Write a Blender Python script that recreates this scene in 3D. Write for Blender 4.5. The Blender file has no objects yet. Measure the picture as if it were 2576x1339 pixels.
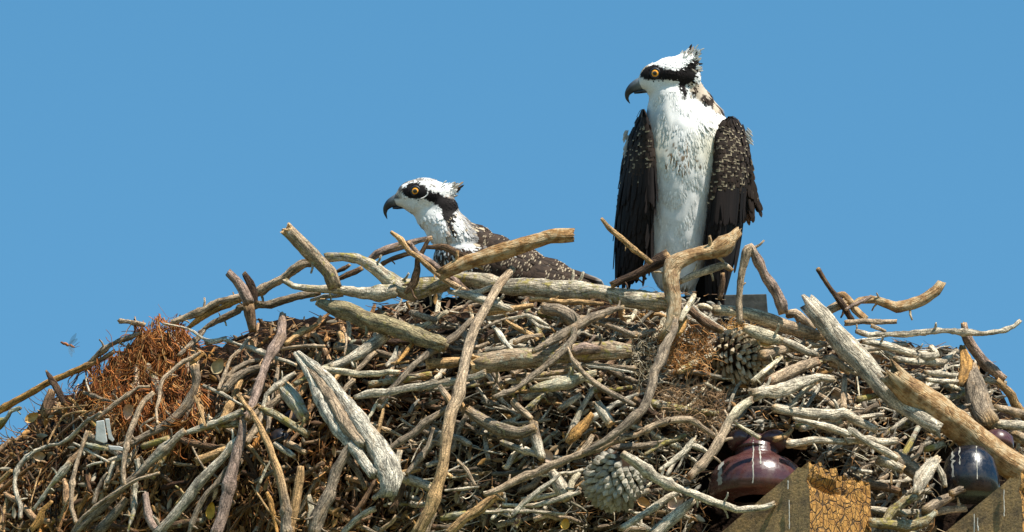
import bpy, bmesh, math, random
import numpy as np
from mathutils import Vector, noise as mnoise
R = math.radians
rng = np.random.default_rng(7); random.seed(7)
sc = bpy.context.scene
C = sc.collection

# ------------------------------------------------------------------ camera, sky, sun
EL = R(18.0); DIST = 24.0; WID = 2.24; FW = 2576.0
fwd = np.array([0, math.cos(EL), math.sin(EL)]); rgt = np.array([1.0, 0, 0]); upv = np.cross(rgt, fwd)
TGT = np.array([0, 0, 9.0]); CAM = TGT - fwd * DIST
cd = bpy.data.cameras.new('camera'); cam = bpy.data.objects.new('camera', cd); C.objects.link(cam)
cam.location = CAM; cam.rotation_euler = (R(90) + EL, 0, 0)
cd.sensor_width = 36; cd.lens = 36 * DIST / WID; cd.clip_start = 0.5; cd.clip_end = 5000
sc.camera = cam
SUN_EL, SUN_AZ = R(57), R(137)          # azimuth clockwise from +Y
w = bpy.data.worlds.new('World'); sc.world = w; w.use_nodes = True
nt = w.node_tree; bg = nt.nodes['Background']
sky = nt.nodes.new('ShaderNodeTexSky'); sky.sky_type = 'NISHITA'; sky.sun_disc = False
sky.sun_elevation = SUN_EL; sky.sun_rotation = SUN_AZ
sky.air_density = 1.0; sky.dust_density = 0.0; sky.ozone_density = 2.2; sky.altitude = 0
hs = nt.nodes.new('ShaderNodeHueSaturation'); hs.inputs['Saturation'].default_value = 1.28; hs.inputs['Hue'].default_value = 0.485
nt.links.new(sky.outputs[0], hs.inputs['Color']); nt.links.new(hs.outputs[0], bg.inputs['Color'])
bg.inputs['Strength'].default_value = 0.093
sd = bpy.data.lights.new('sun', 'SUN'); sun = bpy.data.objects.new('sun', sd); C.objects.link(sun)
sd.energy = 5.0; sd.angle = R(0.5); sd.color = (1.0, 0.95, 0.86)
sdir = Vector((math.sin(SUN_AZ) * math.cos(SUN_EL), math.cos(SUN_AZ) * math.cos(SUN_EL), math.sin(SUN_EL)))
sun.rotation_euler = (-sdir).to_track_quat('-Z', 'Y').to_euler(); sun.location = (3, -3, 14)
vs = sc.view_settings; vs.view_transform = 'Standard'; vs.look = 'None'; vs.exposure = 0.62; vs.gamma = 1

# ------------------------------------------------------------------ placing things
PX = WID / FW                                     # metres per photo unit
def P(x, y, d=0.0):
    """photo unit + metres behind the nest plane -> world"""
    x = np.asarray(x, float); y = np.asarray(y, float); d = np.asarray(d, float) + 0 * x
    k = (DIST + d) / DIST
    return TGT + fwd * d[..., None] + rgt * ((x - 1288) * PX * k)[..., None] - upv * ((y - 669.5) * PX * k)[..., None]
RIMX = [-400, -60, 60, 110, 200, 250, 320, 360, 470, 500, 560, 610, 660, 760, 860, 960, 1050, 1300, 1650, 1790, 1850, 2050, 2200, 2400, 2480, 2540, 2620, 2950]
RIMY = [1500, 1130, 1085, 1000, 970, 940, 860, 822, 822, 860, 862, 830, 795, 790, 785, 765, 735, 728, 724, 738, 780, 835, 850, 870, 910, 1010, 1120, 1500]
def rim(x): return np.interp(x, RIMX, RIMY)
RSX = np.linspace(-500, 3050, 200); RSY = np.interp(RSX, RIMX, RIMY)
RSY = np.convolve(np.pad(RSY, 10, 'edge'), np.ones(21) / 21, 'valid')
def S(x, y):
    x = np.asarray(x, float); y = np.asarray(y, float)
    t = np.maximum(0, y - np.interp(x, RSX, RSY))
    return -0.42 * (1 - np.exp(-t / 260)) + 0.28 * ((x - 1350) / 1300) ** 2

# ------------------------------------------------------------------ object helpers
def setp(o, label=None, cat=None, group=None, kind=None):
    if label: o['label'] = label
    if cat: o['category'] = cat
    if group: o['group'] = group
    if kind: o['kind'] = kind
    return o
def empty(name, loc, **k):
    o = bpy.data.objects.new(name, None); C.objects.link(o); o.location = Vector(loc); o.empty_display_size = 0.05
    return setp(o, **k)
def mkmesh(name, V, F, mats, parent=None, col=None, lc=None, lich=None, fm=None, smooth=True, loc=None):
    V = np.asarray(V, float)
    if loc is None: loc = V.mean(0) if parent is None else np.array(parent.matrix_world.translation if False else parent['_o'])
    me = bpy.data.meshes.new(name)
    me.from_pydata((V - loc).tolist(), [], [tuple(int(i) for i in f) for f in F])
    for m in (mats if isinstance(mats, (list, tuple)) else [mats]): me.materials.append(m)
    if fm is not None: me.polygons.foreach_set('material_index', np.asarray(fm, np.int32))
    if smooth: me.polygons.foreach_set('use_smooth', np.ones(len(me.polygons), bool))
    if col is not None:
        a = me.color_attributes.new('tint', 'FLOAT_COLOR', 'POINT')
        c = np.ones((len(V), 4)); c[:, :3] = col; a.data.foreach_set('color', c.ravel())
    if lc is not None:
        a = me.attributes.new('lc', 'FLOAT_VECTOR', 'POINT'); a.data.foreach_set('vector', np.asarray(lc, float).ravel())
    if lich is not None:
        a = me.attributes.new('lich', 'FLOAT', 'POINT'); a.data.foreach_set('value', np.asarray(lich, float) + np.zeros(len(V)))
    me.update()
    o = bpy.data.objects.new(name, me); C.objects.link(o)
    if parent is None: o.location = Vector(loc)
    else: o.parent = parent; o.location = Vector(np.asarray(loc) - np.array(parent['_o']))
    o['_o'] = [float(v) for v in loc]
    return o
def root(name, loc, **k):
    o = empty(name, loc, **k); o['_o'] = [float(v) for v in loc]; return o

# ------------------------------------------------------------------ materials
def nmat(name):
    m = bpy.data.materials.new(name); m.use_nodes = True
    n = m.node_tree; b = n.nodes['Principled BSDF']; return m, n, b
def N(n, t, **k):
    x = n.nodes.new('ShaderNode' + t)
    for a, v in k.items(): setattr(x, a, v)
    return x
def ramp(n, stops):
    r = N(n, 'ValToRGB'); e = r.color_ramp.elements
    while len(e) < len(stops): e.new(0.5)
    for i, (p, c) in enumerate(stops):
        e[i].position = p; e[i].color = (c, c, c, 1) if not isinstance(c, tuple) else (*c, 1)
    return r
def mix(n, a, b, f, mode='MIX'):
    x = N(n, 'Mix', data_type='RGBA', blend_type=mode, clamp_factor=True)
    for s, v in ((x.inputs[0], f), (x.inputs[6], a), (x.inputs[7], b)):
        if isinstance(v, bpy.types.NodeSocket): n.links.new(v, s)
        elif isinstance(v, tuple): s.default_value = (*v, 1)
        else: s.default_value = v
    return x.outputs[2]
def noisen(n, vec, scale, detail=4, rough=0.6, sc3=None):
    if sc3:
        mp = N(n, 'Mapping'); mp.inputs['Scale'].default_value = sc3; n.links.new(vec, mp.inputs[0]); vec = mp.outputs[0]
    x = N(n, 'TexNoise'); x.inputs['Scale'].default_value = scale; x.inputs['Detail'].default_value = detail
    x.inputs['Roughness'].default_value = rough; n.links.new(vec, x.inputs['Vector']); return x.outputs['Fac']
def bumpn(n, b, h, strength, dist):
    x = N(n, 'Bump'); x.inputs['Strength'].default_value = strength; x.inputs['Distance'].default_value = dist
    n.links.new(h, x.inputs['Height']); n.links.new(x.outputs[0], b.inputs['Normal'])

def wood_mat(name, streak=(0.45, 1.3), bump=0.8):
    m, n, b = nmat(name); L = n.links.new
    t = N(n, 'Attribute', attribute_name='tint'); lc = N(n, 'Attribute', attribute_name='lc'); li = N(n, 'Attribute', attribute_name='lich')
    g = N(n, 'NewGeometry')
    s1 = noisen(n, lc.outputs['Vector'], 330, 6, 0.72, (1, 1, 0.13))
    s2 = noisen(n, lc.outputs['Vector'], 70, 4, 0.6, (1, 1, 0.45))
    r1 = ramp(n, [(0.30, streak[0]), (0.46, 0.95), (0.75, streak[1])]); L(s1, r1.inputs[0])
    r2 = ramp(n, [(0.34, 0.42), (0.5, 1.0), (0.68, 1.5)]); L(s2, r2.inputs[0])
    s6 = noisen(n, g.outputs['Position'], 300, 5, 0.8); r6 = ramp(n, [(0.40, 0.28), (0.5, 1.0), (0.60, 1.5)]); L(s6, r6.inputs[0])
    c = mix(n, t.outputs['Color'], r1.outputs[0], 1.0, 'MULTIPLY')
    c = mix(n, c, r6.outputs[0], 0.8, 'MULTIPLY')
    c = mix(n, c, r2.outputs[0], 1.0, 'MULTIPLY')
    # warm inner wood where bark has gone
    s4 = noisen(n, lc.outputs['Vector'], 38, 3, 0.6, (1, 1, 0.5))
    r4 = ramp(n, [(0.56, 0.0), (0.66, 0.6)]); L(s4, r4.inputs[0])
    c = mix(n, c, (0.46, 0.27, 0.12), mul(n, r4.outputs[0], 0.45))
    # lichen
    s3 = noisen(n, g.outputs['Position'], 75, 5, 0.7)
    th = N(n, 'Math', operation='ADD'); L(s3, th.inputs[0]); L(li.outputs['Fac'], th.inputs[1])
    r3 = ramp(n, [(0.80, 0.0), (0.86, 0.85)]); L(th.outputs[0], r3.inputs[0])
    s5 = noisen(n, g.outputs['Position'], 22, 2, 0.5)
    r5 = ramp(n, [(0.42, (0.52, 0.50, 0.37)), (0.56, (0.40, 0.32, 0.08))]); L(s5, r5.inputs[0])
    c = mix(n, c, r5.outputs[0], r3.outputs[0])
    # cracks running along the grain
    v = N(n, 'TexVoronoi', feature='DISTANCE_TO_EDGE'); mp = N(n, 'Mapping'); mp.inputs['Scale'].default_value = (1, 1, 0.12)
    L(lc.outputs['Vector'], mp.inputs[0]); L(mp.outputs[0], v.inputs['Vector']); v.inputs['Scale'].default_value = 120
    rv = ramp(n, [(0.0, 0.35), (0.09, 1.0)]); L(v.outputs['Distance'], rv.inputs[0])
    c = mix(n, c, rv.outputs[0], 0.7, 'MULTIPLY')
    L(c, b.inputs['Base Color']); b.inputs['Roughness'].default_value = 0.82; b.inputs['Specular IOR Level'].default_value = 0.25
    h = N(n, 'Math', operation='MULTIPLY'); L(s1, h.inputs[0]); L(rv.outputs[0], h.inputs[1])
    h2 = N(n, 'Math', operation='ADD'); L(h.outputs[0], h2.inputs[0]); L(mul(n, r3.outputs[0], 0.3), h2.inputs[1])
    bumpn(n, b, h2.outputs[0], bump, 0.006)
    return m
def mul(n, a, k):
    x = N(n, 'Math', operation='MULTIPLY'); n.links.new(a, x.inputs[0]); x.inputs[1].default_value = k; return x.outputs[0]
WOOD = wood_mat('weathered_wood')
DRIFT = wood_mat('bleached_driftwood', (0.3, 1.35), 1.0)
def end_mat():
    m, n, b = nmat('cut_wood'); g = N(n, 'NewGeometry')
    f = noisen(n, g.outputs['Position'], 160, 5, 0.7)
    r = ramp(n, [(0.32, (0.16, 0.08, 0.035)), (0.5, (0.6, 0.36, 0.15)), (0.72, (0.8, 0.6, 0.34))]); n.links.new(f, r.inputs[0])
    n.links.new(r.outputs[0], b.inputs['Base Color']); b.inputs['Roughness'].default_value = 0.85; bumpn(n, b, f, 0.8, 0.004); return m
CUT = end_mat()
def peel_mat():
    m = wood_mat('peeling_bark', (0.6, 1.2), 1.0); n = m.node_tree; b = n.nodes['Principled BSDF']; L = n.links.new
    src = b.inputs['Base Color'].links[0].from_socket; g = N(n, 'NewGeometry'); lc = N(n, 'Attribute', attribute_name='lc')
    f = noisen(n, g.outputs['Position'], 42, 6, .7); r = ramp(n, [(.36, (.20, .105, .05)), (.47, (.40, .22, .09)), (.54, (.62, .44, .24)), (.66, (.70, .56, .36))]); L(f, r.inputs[0])
    L(mix(n, src, r.outputs[0], .72), b.inputs['Base Color']); return m
PEEL = peel_mat()
def simple_attr(name, rough=0.7, bscale=None, var=0.25, spec=0.3, tr=0.0):
    m, n, b = nmat(name); t = N(n, 'Attribute', attribute_name='tint'); g = N(n, 'NewGeometry')
    f = noisen(n, g.outputs['Position'], bscale or 120, 4, 0.6)
    r = ramp(n, [(0.3, 1 - var), (0.7, 1 + var)]); n.links.new(f, r.inputs[0])
    n.links.new(mix(n, t.outputs['Color'], r.outputs[0], 1.0, 'MULTIPLY'), b.inputs['Base Color'])
    b.inputs['Roughness'].default_value = rough; b.inputs['Specular IOR Level'].default_value = spec
    return m
FIBRE = simple_attr('dry_fibre', 0.8, 60, 0.35, 0.2)
FEATH = simple_attr('feather', 0.75, 220, 0.07, 0.2)
SHELL = simple_attr('cone_scale', 0.75, 250, 0.3, 0.2)
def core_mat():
    m, n, b = nmat('humus_with_shade'); g = N(n, 'NewGeometry')
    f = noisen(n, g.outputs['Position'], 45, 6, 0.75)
    r = ramp(n, [(0.3, (0.005, 0.003, 0.002)), (0.52, (0.018, 0.010, 0.006)), (0.7, (0.06, 0.035, 0.02))]); n.links.new(f, r.inputs[0])  # near-black tones put the shade of deep gaps into the colour
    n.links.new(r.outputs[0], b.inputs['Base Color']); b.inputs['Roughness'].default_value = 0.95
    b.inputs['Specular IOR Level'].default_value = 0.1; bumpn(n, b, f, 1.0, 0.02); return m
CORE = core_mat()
def plain(name, col, rough=0.5, spec=0.5, coat=0.0, nz=None):
    m, n, b = nmat(name); b.inputs['Base Color'].default_value = (*col, 1); b.inputs['Roughness'].default_value = rough
    b.inputs['Specular IOR Level'].default_value = spec; b.inputs['Coat Weight'].default_value = coat; b.inputs['Coat Roughness'].default_value = 0.04
    if nz:
        g = N(n, 'NewGeometry'); f = noisen(n, g.outputs['Position'], nz[0], 5, 0.65)
        r = ramp(n, [(0.35, tuple(c * (1 - nz[1]) for c in col)), (0.65, tuple(min(1, c * (1 + nz[1])) for c in col))]); n.links.new(f, r.inputs[0])
        n.links.new(r.outputs[0], b.inputs['Base Color']); bumpn(n, b, f, 0.3, 0.003)
    return m

# ------------------------------------------------------------------ tubes
def catmull(p, step, lin=0.0):
    p = np.asarray(p, float)
    if len(p) == 2: q = np.vstack([2 * p[0] - p[1], p, 2 * p[1] - p[0]])
    else: q = np.vstack([2 * p[0] - p[1], p, 2 * p[-1] - p[-2]])
    out = []
    for i in range(1, len(q) - 2):
        L = np.linalg.norm(q[i + 1][:2] - q[i][:2]); n = max(2, int(L / step)); t = np.linspace(0, 1, n, endpoint=False)[:, None]
        a, b, c, d = q[i - 1], q[i], q[i + 1], q[i + 2]
        out.append(lin * (b + (c - b) * t) + (1 - lin) * 0.5 * ((2 * b) + (-a + c) * t + (2 * a - 5 * b + 4 * c - d) * t ** 2 + (-a + 3 * b - 3 * c + d) * t ** 3))
    out.append(q[-2][None]); return np.vstack(out)
def tube(W3, rad, k=10, rough=0.08, seed=0.0, flat=None, groove=0, caps=True, ragged=0.0):
    """W3 world pts, rad metres. returns V,F,lc"""
    W3 = np.asarray(W3); n = len(W3)
    T = np.gradient(W3, axis=0); T /= np.linalg.norm(T, axis=1)[:, None] + 1e-12
    view = -fwd
    s = np.concatenate([[0], np.cumsum(np.linalg.norm(np.diff(W3, axis=0), axis=1))])
    U = view - T * (T @ view)[:, None]; U /= np.linalg.norm(U, axis=1)[:, None] + 1e-9    # toward viewer side
    B = np.cross(T, U)
    th = np.arange(k) / k * 2 * math.pi
    V = np.zeros((n, k, 3)); LC = np.zeros((n, k, 3))
    fu = 1.0 if flat is None else flat
    for i in range(n):
        for j in range(k):
            c, sn = math.cos(th[j]), math.sin(th[j]); r = rad[i]
            m = 1.0
            if rough:
                q = Vector((c * 1.3 + seed, sn * 1.3 + seed * 1.7, s[i] / (0.012 + rad.mean() * 2.2)))
                m += rough * 1.5 * mnoise.noise(q) + rough * 0.9 * mnoise.noise(q * 2.7) + rough * 0.6 * mnoise.noise(q * 6.1)
            if groove:
                m -= groove * math.exp(-((th[j] + 0.12 - (2 * math.pi if th[j] > math.pi else 0)) / 0.38) ** 2)
            rr = r * m
            V[i, j] = W3[i] + U[i] * (c * rr * fu) + B[i] * (sn * rr)
            LC[i, j] = (c * r, sn * r, s[i])
    if ragged:
        for e, sg in ((0, -1), (-1, 1)):
            for j in range(k): V[e, j] += T[e] * sg * rad[e] * ragged * random.uniform(-0.2, 1.6)
    V = V.reshape(-1, 3); LC = LC.reshape(-1, 3) + np.array([seed * 3.1, seed * 1.3, seed * 7.7])
    a = np.arange(n - 1)[:, None] * k + np.arange(k)[None]; b = np.arange(n - 1)[:, None] * k + (np.arange(k)[None] + 1) % k
    F = np.stack([a, b, b + k, a + k], -1).reshape(-1, 4).tolist()
    if caps:
        for e, idx in ((0, 0), (1, n - 1)):
            cpt = V[idx * k:(idx + 1) * k].mean(0) + T[idx] * (1 if e else -1) * rad[idx] * 0.25
            V = np.vstack([V, cpt]); LC = np.vstack([LC, LC[idx * k]])
            ci = len(V) - 1
            for j in range(k):
                f = [idx * k + j, idx * k + (j + 1) % k, ci]
                F.append(f if e else f[::-1])
    return V, F, LC

# zoom windows used when measuring the photo: key -> origin and scale
ZM = {'A': (0, 755, .25), 'B': (0, 1006, .25), 'C': (503, 541, .25), 'D': (503, 818, .25), 'E': (503, 1006, .25), 'F': (1069, 692, .25),
      'G': (1069, 1006, .25), 'H': (1572, 629, .25), 'I': (1572, 880, .25), 'J': (1572, 1006, .25), 'K': (1932, 660, .25), 'L': (1932, 943, .2954),
      'M': (1509, 88, .2349), 'N': (1509, 377, .3006), 'O': (906, 415, .2818), 'X': (0, 0, 1.0)}
def parse(s):
    z = ZM['X']; out = []
    for t in s.split():
        if t in ZM: z = ZM[t]; continue
        a = [float(v) for v in t.split(',')]
        out.append((z[0] + a[0] * z[2], z[1] + a[1] * z[2], (a[2] if len(a) > 2 else (out[-1][2] / z[2] if out else 4.0)) * z[2]))
    return out
COL = {'g': (.60, .51, .375), 'G': (.31, .235, .16), 'w': (.70, .62, .48), 't': (.56, .34, .15), 'o': (.50, .26, .075), 'b': (.20, .118, .066),
       'd': (.085, .048, .028), 'p': (.36, .25, .19), 'm': (.33, .26, .14), 'c': (.66, .56, .38), 'r': (.30, .11, .035), 'n': (.46, .335, .215)}
CW = {'g': 'pale grey', 'G': 'grey-brown', 'w': 'bleached', 't': 'tan', 'o': 'orange-brown', 'b': 'brown', 'd': 'dark brown', 'p': 'purplish grey', 'm': 'mossy', 'c': 'cream', 'r': 'rusty', 'n': 'buff'}
USED = {}; INFO = []
LAND = [(1850, 890, 'the upper pine cone'), (1548, 1190, 'the lower pine cone'), (1880, 1190, 'the brown insulator'), (1700, 690, 'the standing osprey'),
        (1150, 620, 'the sitting osprey'), (265, 1095, 'the white plastic clip'), (400, 890, 'the rusty root clump'), (860, 1060, 'the grooved driftwood'),
        (1180, 850, 'the tan forked stick'), (2110, 1230, 'the orange beam end'), (2420, 1040, 'the peeling bark log'), (970, 820, 'the mossy log'),
        (1340, 910, 'the sawn lichened log'), (2200, 880, 'the split grey log'), (60, 1310, 'the bottom left corner'), (1300, 1310, 'the bottom edge centre'),
        (800, 640, 'the sawn upright stub'), (630, 720, 'the hollow stub'), (2500, 860, 'the right edge branch'), (1600, 960, 'the drooping grey branch'),
        (600, 1200, 'the lower left flank'), (1800, 1060, 'the orange-tipped stick'), (1060, 1250, 'the forked stick foot'), (20, 1100, 'the left edge')]
def autolabel(pts, col, name):
    p = np.array(pts); c = p[len(p) // 2][:2]; d = p[-1][:2] - p[0][:2]; ang = math.degrees(math.atan2(-d[1], d[0])) % 180
    dia = p[:, 2].mean(); L = math.hypot(*d)
    size = 'thick' if dia > 26 else 'stout' if dia > 16 else 'slim' if dia > 9 else 'thin'
    ln = 'long' if L > 170 else '' if L > 80 else 'short'
    til = 'lying level' if ang < 15 or ang > 165 else 'rising to the right' if ang < 65 else 'upright' if ang < 115 else 'falling to the right'
    l = min(LAND, key=lambda q: (q[0] - c[0]) ** 2 + (q[1] - c[1]) ** 2)
    dx, dy = c[0] - l[0], c[1] - l[1]
    rel = ('left of' if dx < 0 else 'right of') if abs(dx) > abs(dy) else ('above' if dy < 0 else 'below')
    return f"{(ln + ' ') if ln else ''}{size} {CW[col]} {name} {til} {rel} {l[2]}"
def finish_labels():
    by = {}
    for o, pts, col, name in INFO:
        l = o.get('label') or autolabel(pts, col, name.replace('_', ' ')); by.setdefault(l, []).append((o, np.array(pts)[:, :2].mean(0)))
    OR = ['first', 'second', 'third', 'fourth', 'fifth', 'sixth', 'seventh', 'eighth', 'ninth', 'tenth']
    for l, q in by.items():
        if len(q) == 1: q[0][0]['label'] = l; continue
        q.sort(key=lambda t: t[1][1])
        for i, (o, c) in enumerate(q):
            pre = ('upper' if i == 0 else 'lower') if len(q) == 2 else ('topmost' if i == 0 else 'lowest' if i == len(q) - 1 else OR[i] + ' from top')
            o['label'] = (pre + ' ' + l) if len(q) == 2 or i in (0, len(q) - 1) else (pre + ', ' + l)
def stick(name, col, layer, path, label=None, lich=0.08, mat=None, tip=None, cut=None, flat=None, groove=0, rough=0.1, dd=(0, 0), ragged=0.5, wobble=1.0, part='side_branch', pcols=None, group='sticks woven into the nest', cat=None, step=None, tint2=None):
    """a stick traced through points x,y,diameter; parts separated by | are its side branches"""
    o = None
    seed = random.uniform(0, 50)
    for ip, ps in enumerate(path.split('|') if isinstance(path, str) else [path]):
        pts = parse(ps) if isinstance(ps, str) else ps
        a = np.array(pts); mean = a[:, 2].mean()
        if mean > 6 and not (label and ('point' in label or 'taper' in label)) and mat is not DRIFT:
            a[0, 2] = max(a[0, 2], .72 * mean); a[-1, 2] = max(a[-1, 2], .72 * mean)
        c = catmull(a, step or max(1.8, mean * 0.30), 0.62)
        n = len(c); u = np.linspace(0, 1, n)
        cs = S(c[:, 0], c[:, 1]); pf = np.polyfit(u, cs, 1 if n < 60 else 2); d = np.polyval(pf, u)
        d = d - layer * 0.022 + dd[0] * (1 - u) + dd[1] * u - mean * 0.5 * PX
        wob = mean * (0.075 if mean > 12 else .11) * wobble
        al = np.concatenate([[0], np.cumsum(np.hypot(np.diff(c[:, 0]), np.diff(c[:, 1])))])
        kx = [0.0]
        while kx[-1] < al[-1]: kx.append(kx[-1] + mean * random.uniform(1.2, 3.6) + 6)
        c[:, 0] += np.interp(al, kx, rng.normal(0, wob, len(kx))); c[:, 1] += np.interp(al, kx, rng.normal(0, wob, len(kx)))
        rad = np.maximum(c[:, 2] * .93, 1.2) * 0.5 * PX * (1 + 0.10 * np.array([mnoise.noise(Vector((i * 0.35, seed, 4.0))) for i in range(n)]))
        rad *= 1 + (0.13 if rough > .06 else .03) * np.interp(al, kx, rng.normal(0, .8, len(kx)).clip(-1.2, 1.6))
        # knots
        for _ in range(max(0, int(n / 28))):
            kx = random.randrange(n); rad *= 1 + 0.30 * np.exp(-((np.arange(n) - kx) / 1.8) ** 2)
        k = 18 if mean > 30 else 12 if mean > 14 else 8
        W3 = P(c[:, 0], c[:, 1], d)
        V, F, LC = tube(W3, rad, k, rough, seed + ip, flat, groove, True, ragged)
        cc_ = col if (pcols is None or ip == 0) else pcols[ip - 1]
        ns_ = 0 if (mat is DRIFT or rough < .06) else int(min(4, al[-1] / 70 * random.uniform(.3, 1.6)))
        stubs = []
        for _ in range(ns_):                                   # snapped side twigs and spurs of the same stick
            q = random.randrange(2, n - 2); tg = W3[q + 1] - W3[q - 1]; tg /= np.linalg.norm(tg); sdv = np.cross(tg, -fwd) * random.choice((-1, 1)) + (-fwd) * random.uniform(-.3, .8)
            dv = sdv + tg * random.uniform(-.2, 1.1); dv /= np.linalg.norm(dv); L_ = min(random.uniform(.6, 2.2) * rad[q], 16 * PX) + random.uniform(2, 12) * PX; r0 = min(rad[q] * random.uniform(.22, .45), random.uniform(2.5, 5.5) * PX)
            p0 = W3[q]; pt = np.array([p0, p0 + dv * (rad[q] * .8), p0 + dv * (rad[q] + L_ * .5) + tg * L_ * .08, p0 + dv * (rad[q] + L_)])
            v_, f_, l_ = tube(pt, np.array([r0 * 1.5, r0 * 1.1, r0 * .9, r0 * .75]), 6, .15, seed + q, ragged=.6); stubs.append((v_, f_, l_))
        base = np.array(COL[cc_]) * (1 + random.uniform(-.10, .10))
        tint = np.tile(base, (len(V), 1))
        if tint2 is not None:
            uu = np.concatenate([np.repeat(u, k), [0, 1]]); f = np.clip((uu - tint2[1]) / max(1e-3, tint2[2] - tint2[1]), 0, 1)[:, None]
            tint = tint * (1 - f) + np.array(COL[tint2[0]]) * f
        endc = np.array((.55, .34, .15)) if tip is None else np.array(COL[tip])
        for v_, f_, l_ in stubs:
            F = F + [[i + len(V) for i in f] for f in f_]; V = np.vstack([V, v_]); LC = np.vstack([LC, l_]); tint = np.vstack([tint, np.tile(base, (len(v_), 1))])
        nb0 = n * k
        if tip != '-':
            tint[nb0:nb0 + 2] = endc; tint[n * k - k:n * k] = endc * 0.5 + tint[n * k - k:n * k] * 0.5
            if ip == 0: tint[:k] = endc * 0.5 + tint[:k] * 0.5
        if o is None:
            o = mkmesh(name, V, F, mat or WOOD, None, tint, LC, lich)
            setp(o, label, cat or name.replace('_', ' '), group)
            INFO.append((o, pts, col, name)); first = (W3, rad, k, V)
        else:
            mkmesh(part, V, F, mat or WOOD, o, tint, LC, lich)
    if cut is not None:                                        # sawn end as its own part
        W3, rad, k, V = first; n = len(W3); e = 0 if cut == 0 else n - 1
        t = (W3[0] - W3[1]) if e == 0 else (W3[-1] - W3[-2]); t /= np.linalg.norm(t)
        ring = V[e * k:(e + 1) * k]; cen = ring.mean(0)
        VV = []; 
        for q, (f, hgt) in enumerate(((0.99, .02), (1.01, .32), (0.8, .36), (.5, .30), (.2, .38))):
            for j in range(k): VV.append(cen + (ring[j] - cen) * f + t * rad[e] * (hgt + random.uniform(-.04, .04)))
        VV.append(cen + t * rad[e] * .3); FF = []
        for q in range(4):
            for j in range(k): FF.append([q * k + j, q * k + (j + 1) % k, (q + 1) * k + (j + 1) % k, (q + 1) * k + j])
        for j in range(k): FF.append([4 * k + j, 4 * k + (j + 1) % k, 5 * k])
        mkmesh('sawn_end', VV, FF, CUT, o, smooth=False)
    return o
# ------------------------------------------------------------------ ground far below
def ground():
    m, n, b = nmat('meadow'); g = N(n, 'NewGeometry')
    f = noisen(n, g.outputs['Position'], 0.6, 6, 0.7); f2 = noisen(n, g.outputs['Position'], 14, 4, 0.7)
    r = ramp(n, [(0.35, (0.05, 0.07, 0.025)), (0.55, (0.11, 0.11, 0.045)), (0.7, (0.22, 0.18, 0.10))]); n.links.new(f, r.inputs[0])
    r2 = ramp(n, [(0.3, 0.6), (0.7, 1.3)]); n.links.new(f2, r2.inputs[0])
    n.links.new(mix(n, r.outputs[0], r2.outputs[0], 1.0, 'MULTIPLY'), b.inputs['Base Color']); b.inputs['Roughness'].default_value = 0.95
    k = 40; xs = np.sign(np.linspace(-1, 1, k)) * np.abs(np.linspace(-1, 1, k)) ** 3 * 2500
    V = [(x, y, 0.25 * mnoise.noise(Vector((x * .02, y * .02, 0)))) for y in xs for x in xs]
    F = [(j * k + i, j * k + i + 1, (j + 1) * k + i + 1, (j + 1) * k + i) for j in range(k - 1) for i in range(k - 1)]
    o = mkmesh('ground', V, F, m, loc=np.zeros(3)); setp(o, kind='structure')
ground()
# ------------------------------------------------------------------ nest body: matted core, coloured near-black as shade between the sticks
def build_core():
    nx, ny, nb = 190, 70, 16
    xs = np.linspace(-395, 2945, nx); V = []; per = 0
    for x in xs:
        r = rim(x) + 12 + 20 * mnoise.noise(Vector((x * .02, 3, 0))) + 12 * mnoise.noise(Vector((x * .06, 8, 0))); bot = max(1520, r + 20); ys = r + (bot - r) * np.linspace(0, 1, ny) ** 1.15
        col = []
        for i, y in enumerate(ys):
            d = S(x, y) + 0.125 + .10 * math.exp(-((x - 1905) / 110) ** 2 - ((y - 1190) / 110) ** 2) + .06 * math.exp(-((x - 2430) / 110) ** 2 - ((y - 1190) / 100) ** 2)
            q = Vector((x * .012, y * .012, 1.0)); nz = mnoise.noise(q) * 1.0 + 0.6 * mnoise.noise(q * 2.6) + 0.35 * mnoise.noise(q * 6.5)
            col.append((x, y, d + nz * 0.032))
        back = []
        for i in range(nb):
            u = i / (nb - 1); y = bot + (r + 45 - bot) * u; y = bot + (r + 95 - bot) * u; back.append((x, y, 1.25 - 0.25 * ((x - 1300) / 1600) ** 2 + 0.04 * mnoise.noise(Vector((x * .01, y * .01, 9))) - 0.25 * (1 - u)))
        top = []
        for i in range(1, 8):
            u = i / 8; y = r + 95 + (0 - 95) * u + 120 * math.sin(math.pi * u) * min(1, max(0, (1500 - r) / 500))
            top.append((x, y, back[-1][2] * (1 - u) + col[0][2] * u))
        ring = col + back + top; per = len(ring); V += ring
    V = np.array(V); W3 = P(V[:, 0], V[:, 1], V[:, 2])
    F = [(i * per + j, (i + 1) * per + j, (i + 1) * per + (j + 1) % per, i * per + (j + 1) % per) for i in range(nx - 1) for j in range(per)]
    F += [tuple(range(per)), tuple(range((nx - 1) * per, nx * per))[::-1]]
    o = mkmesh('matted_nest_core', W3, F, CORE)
    setp(o, 'matted core of leaf mould and fibre blackened for the shade under all the sticks', 'nest core', kind='stuff')
build_core()
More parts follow.
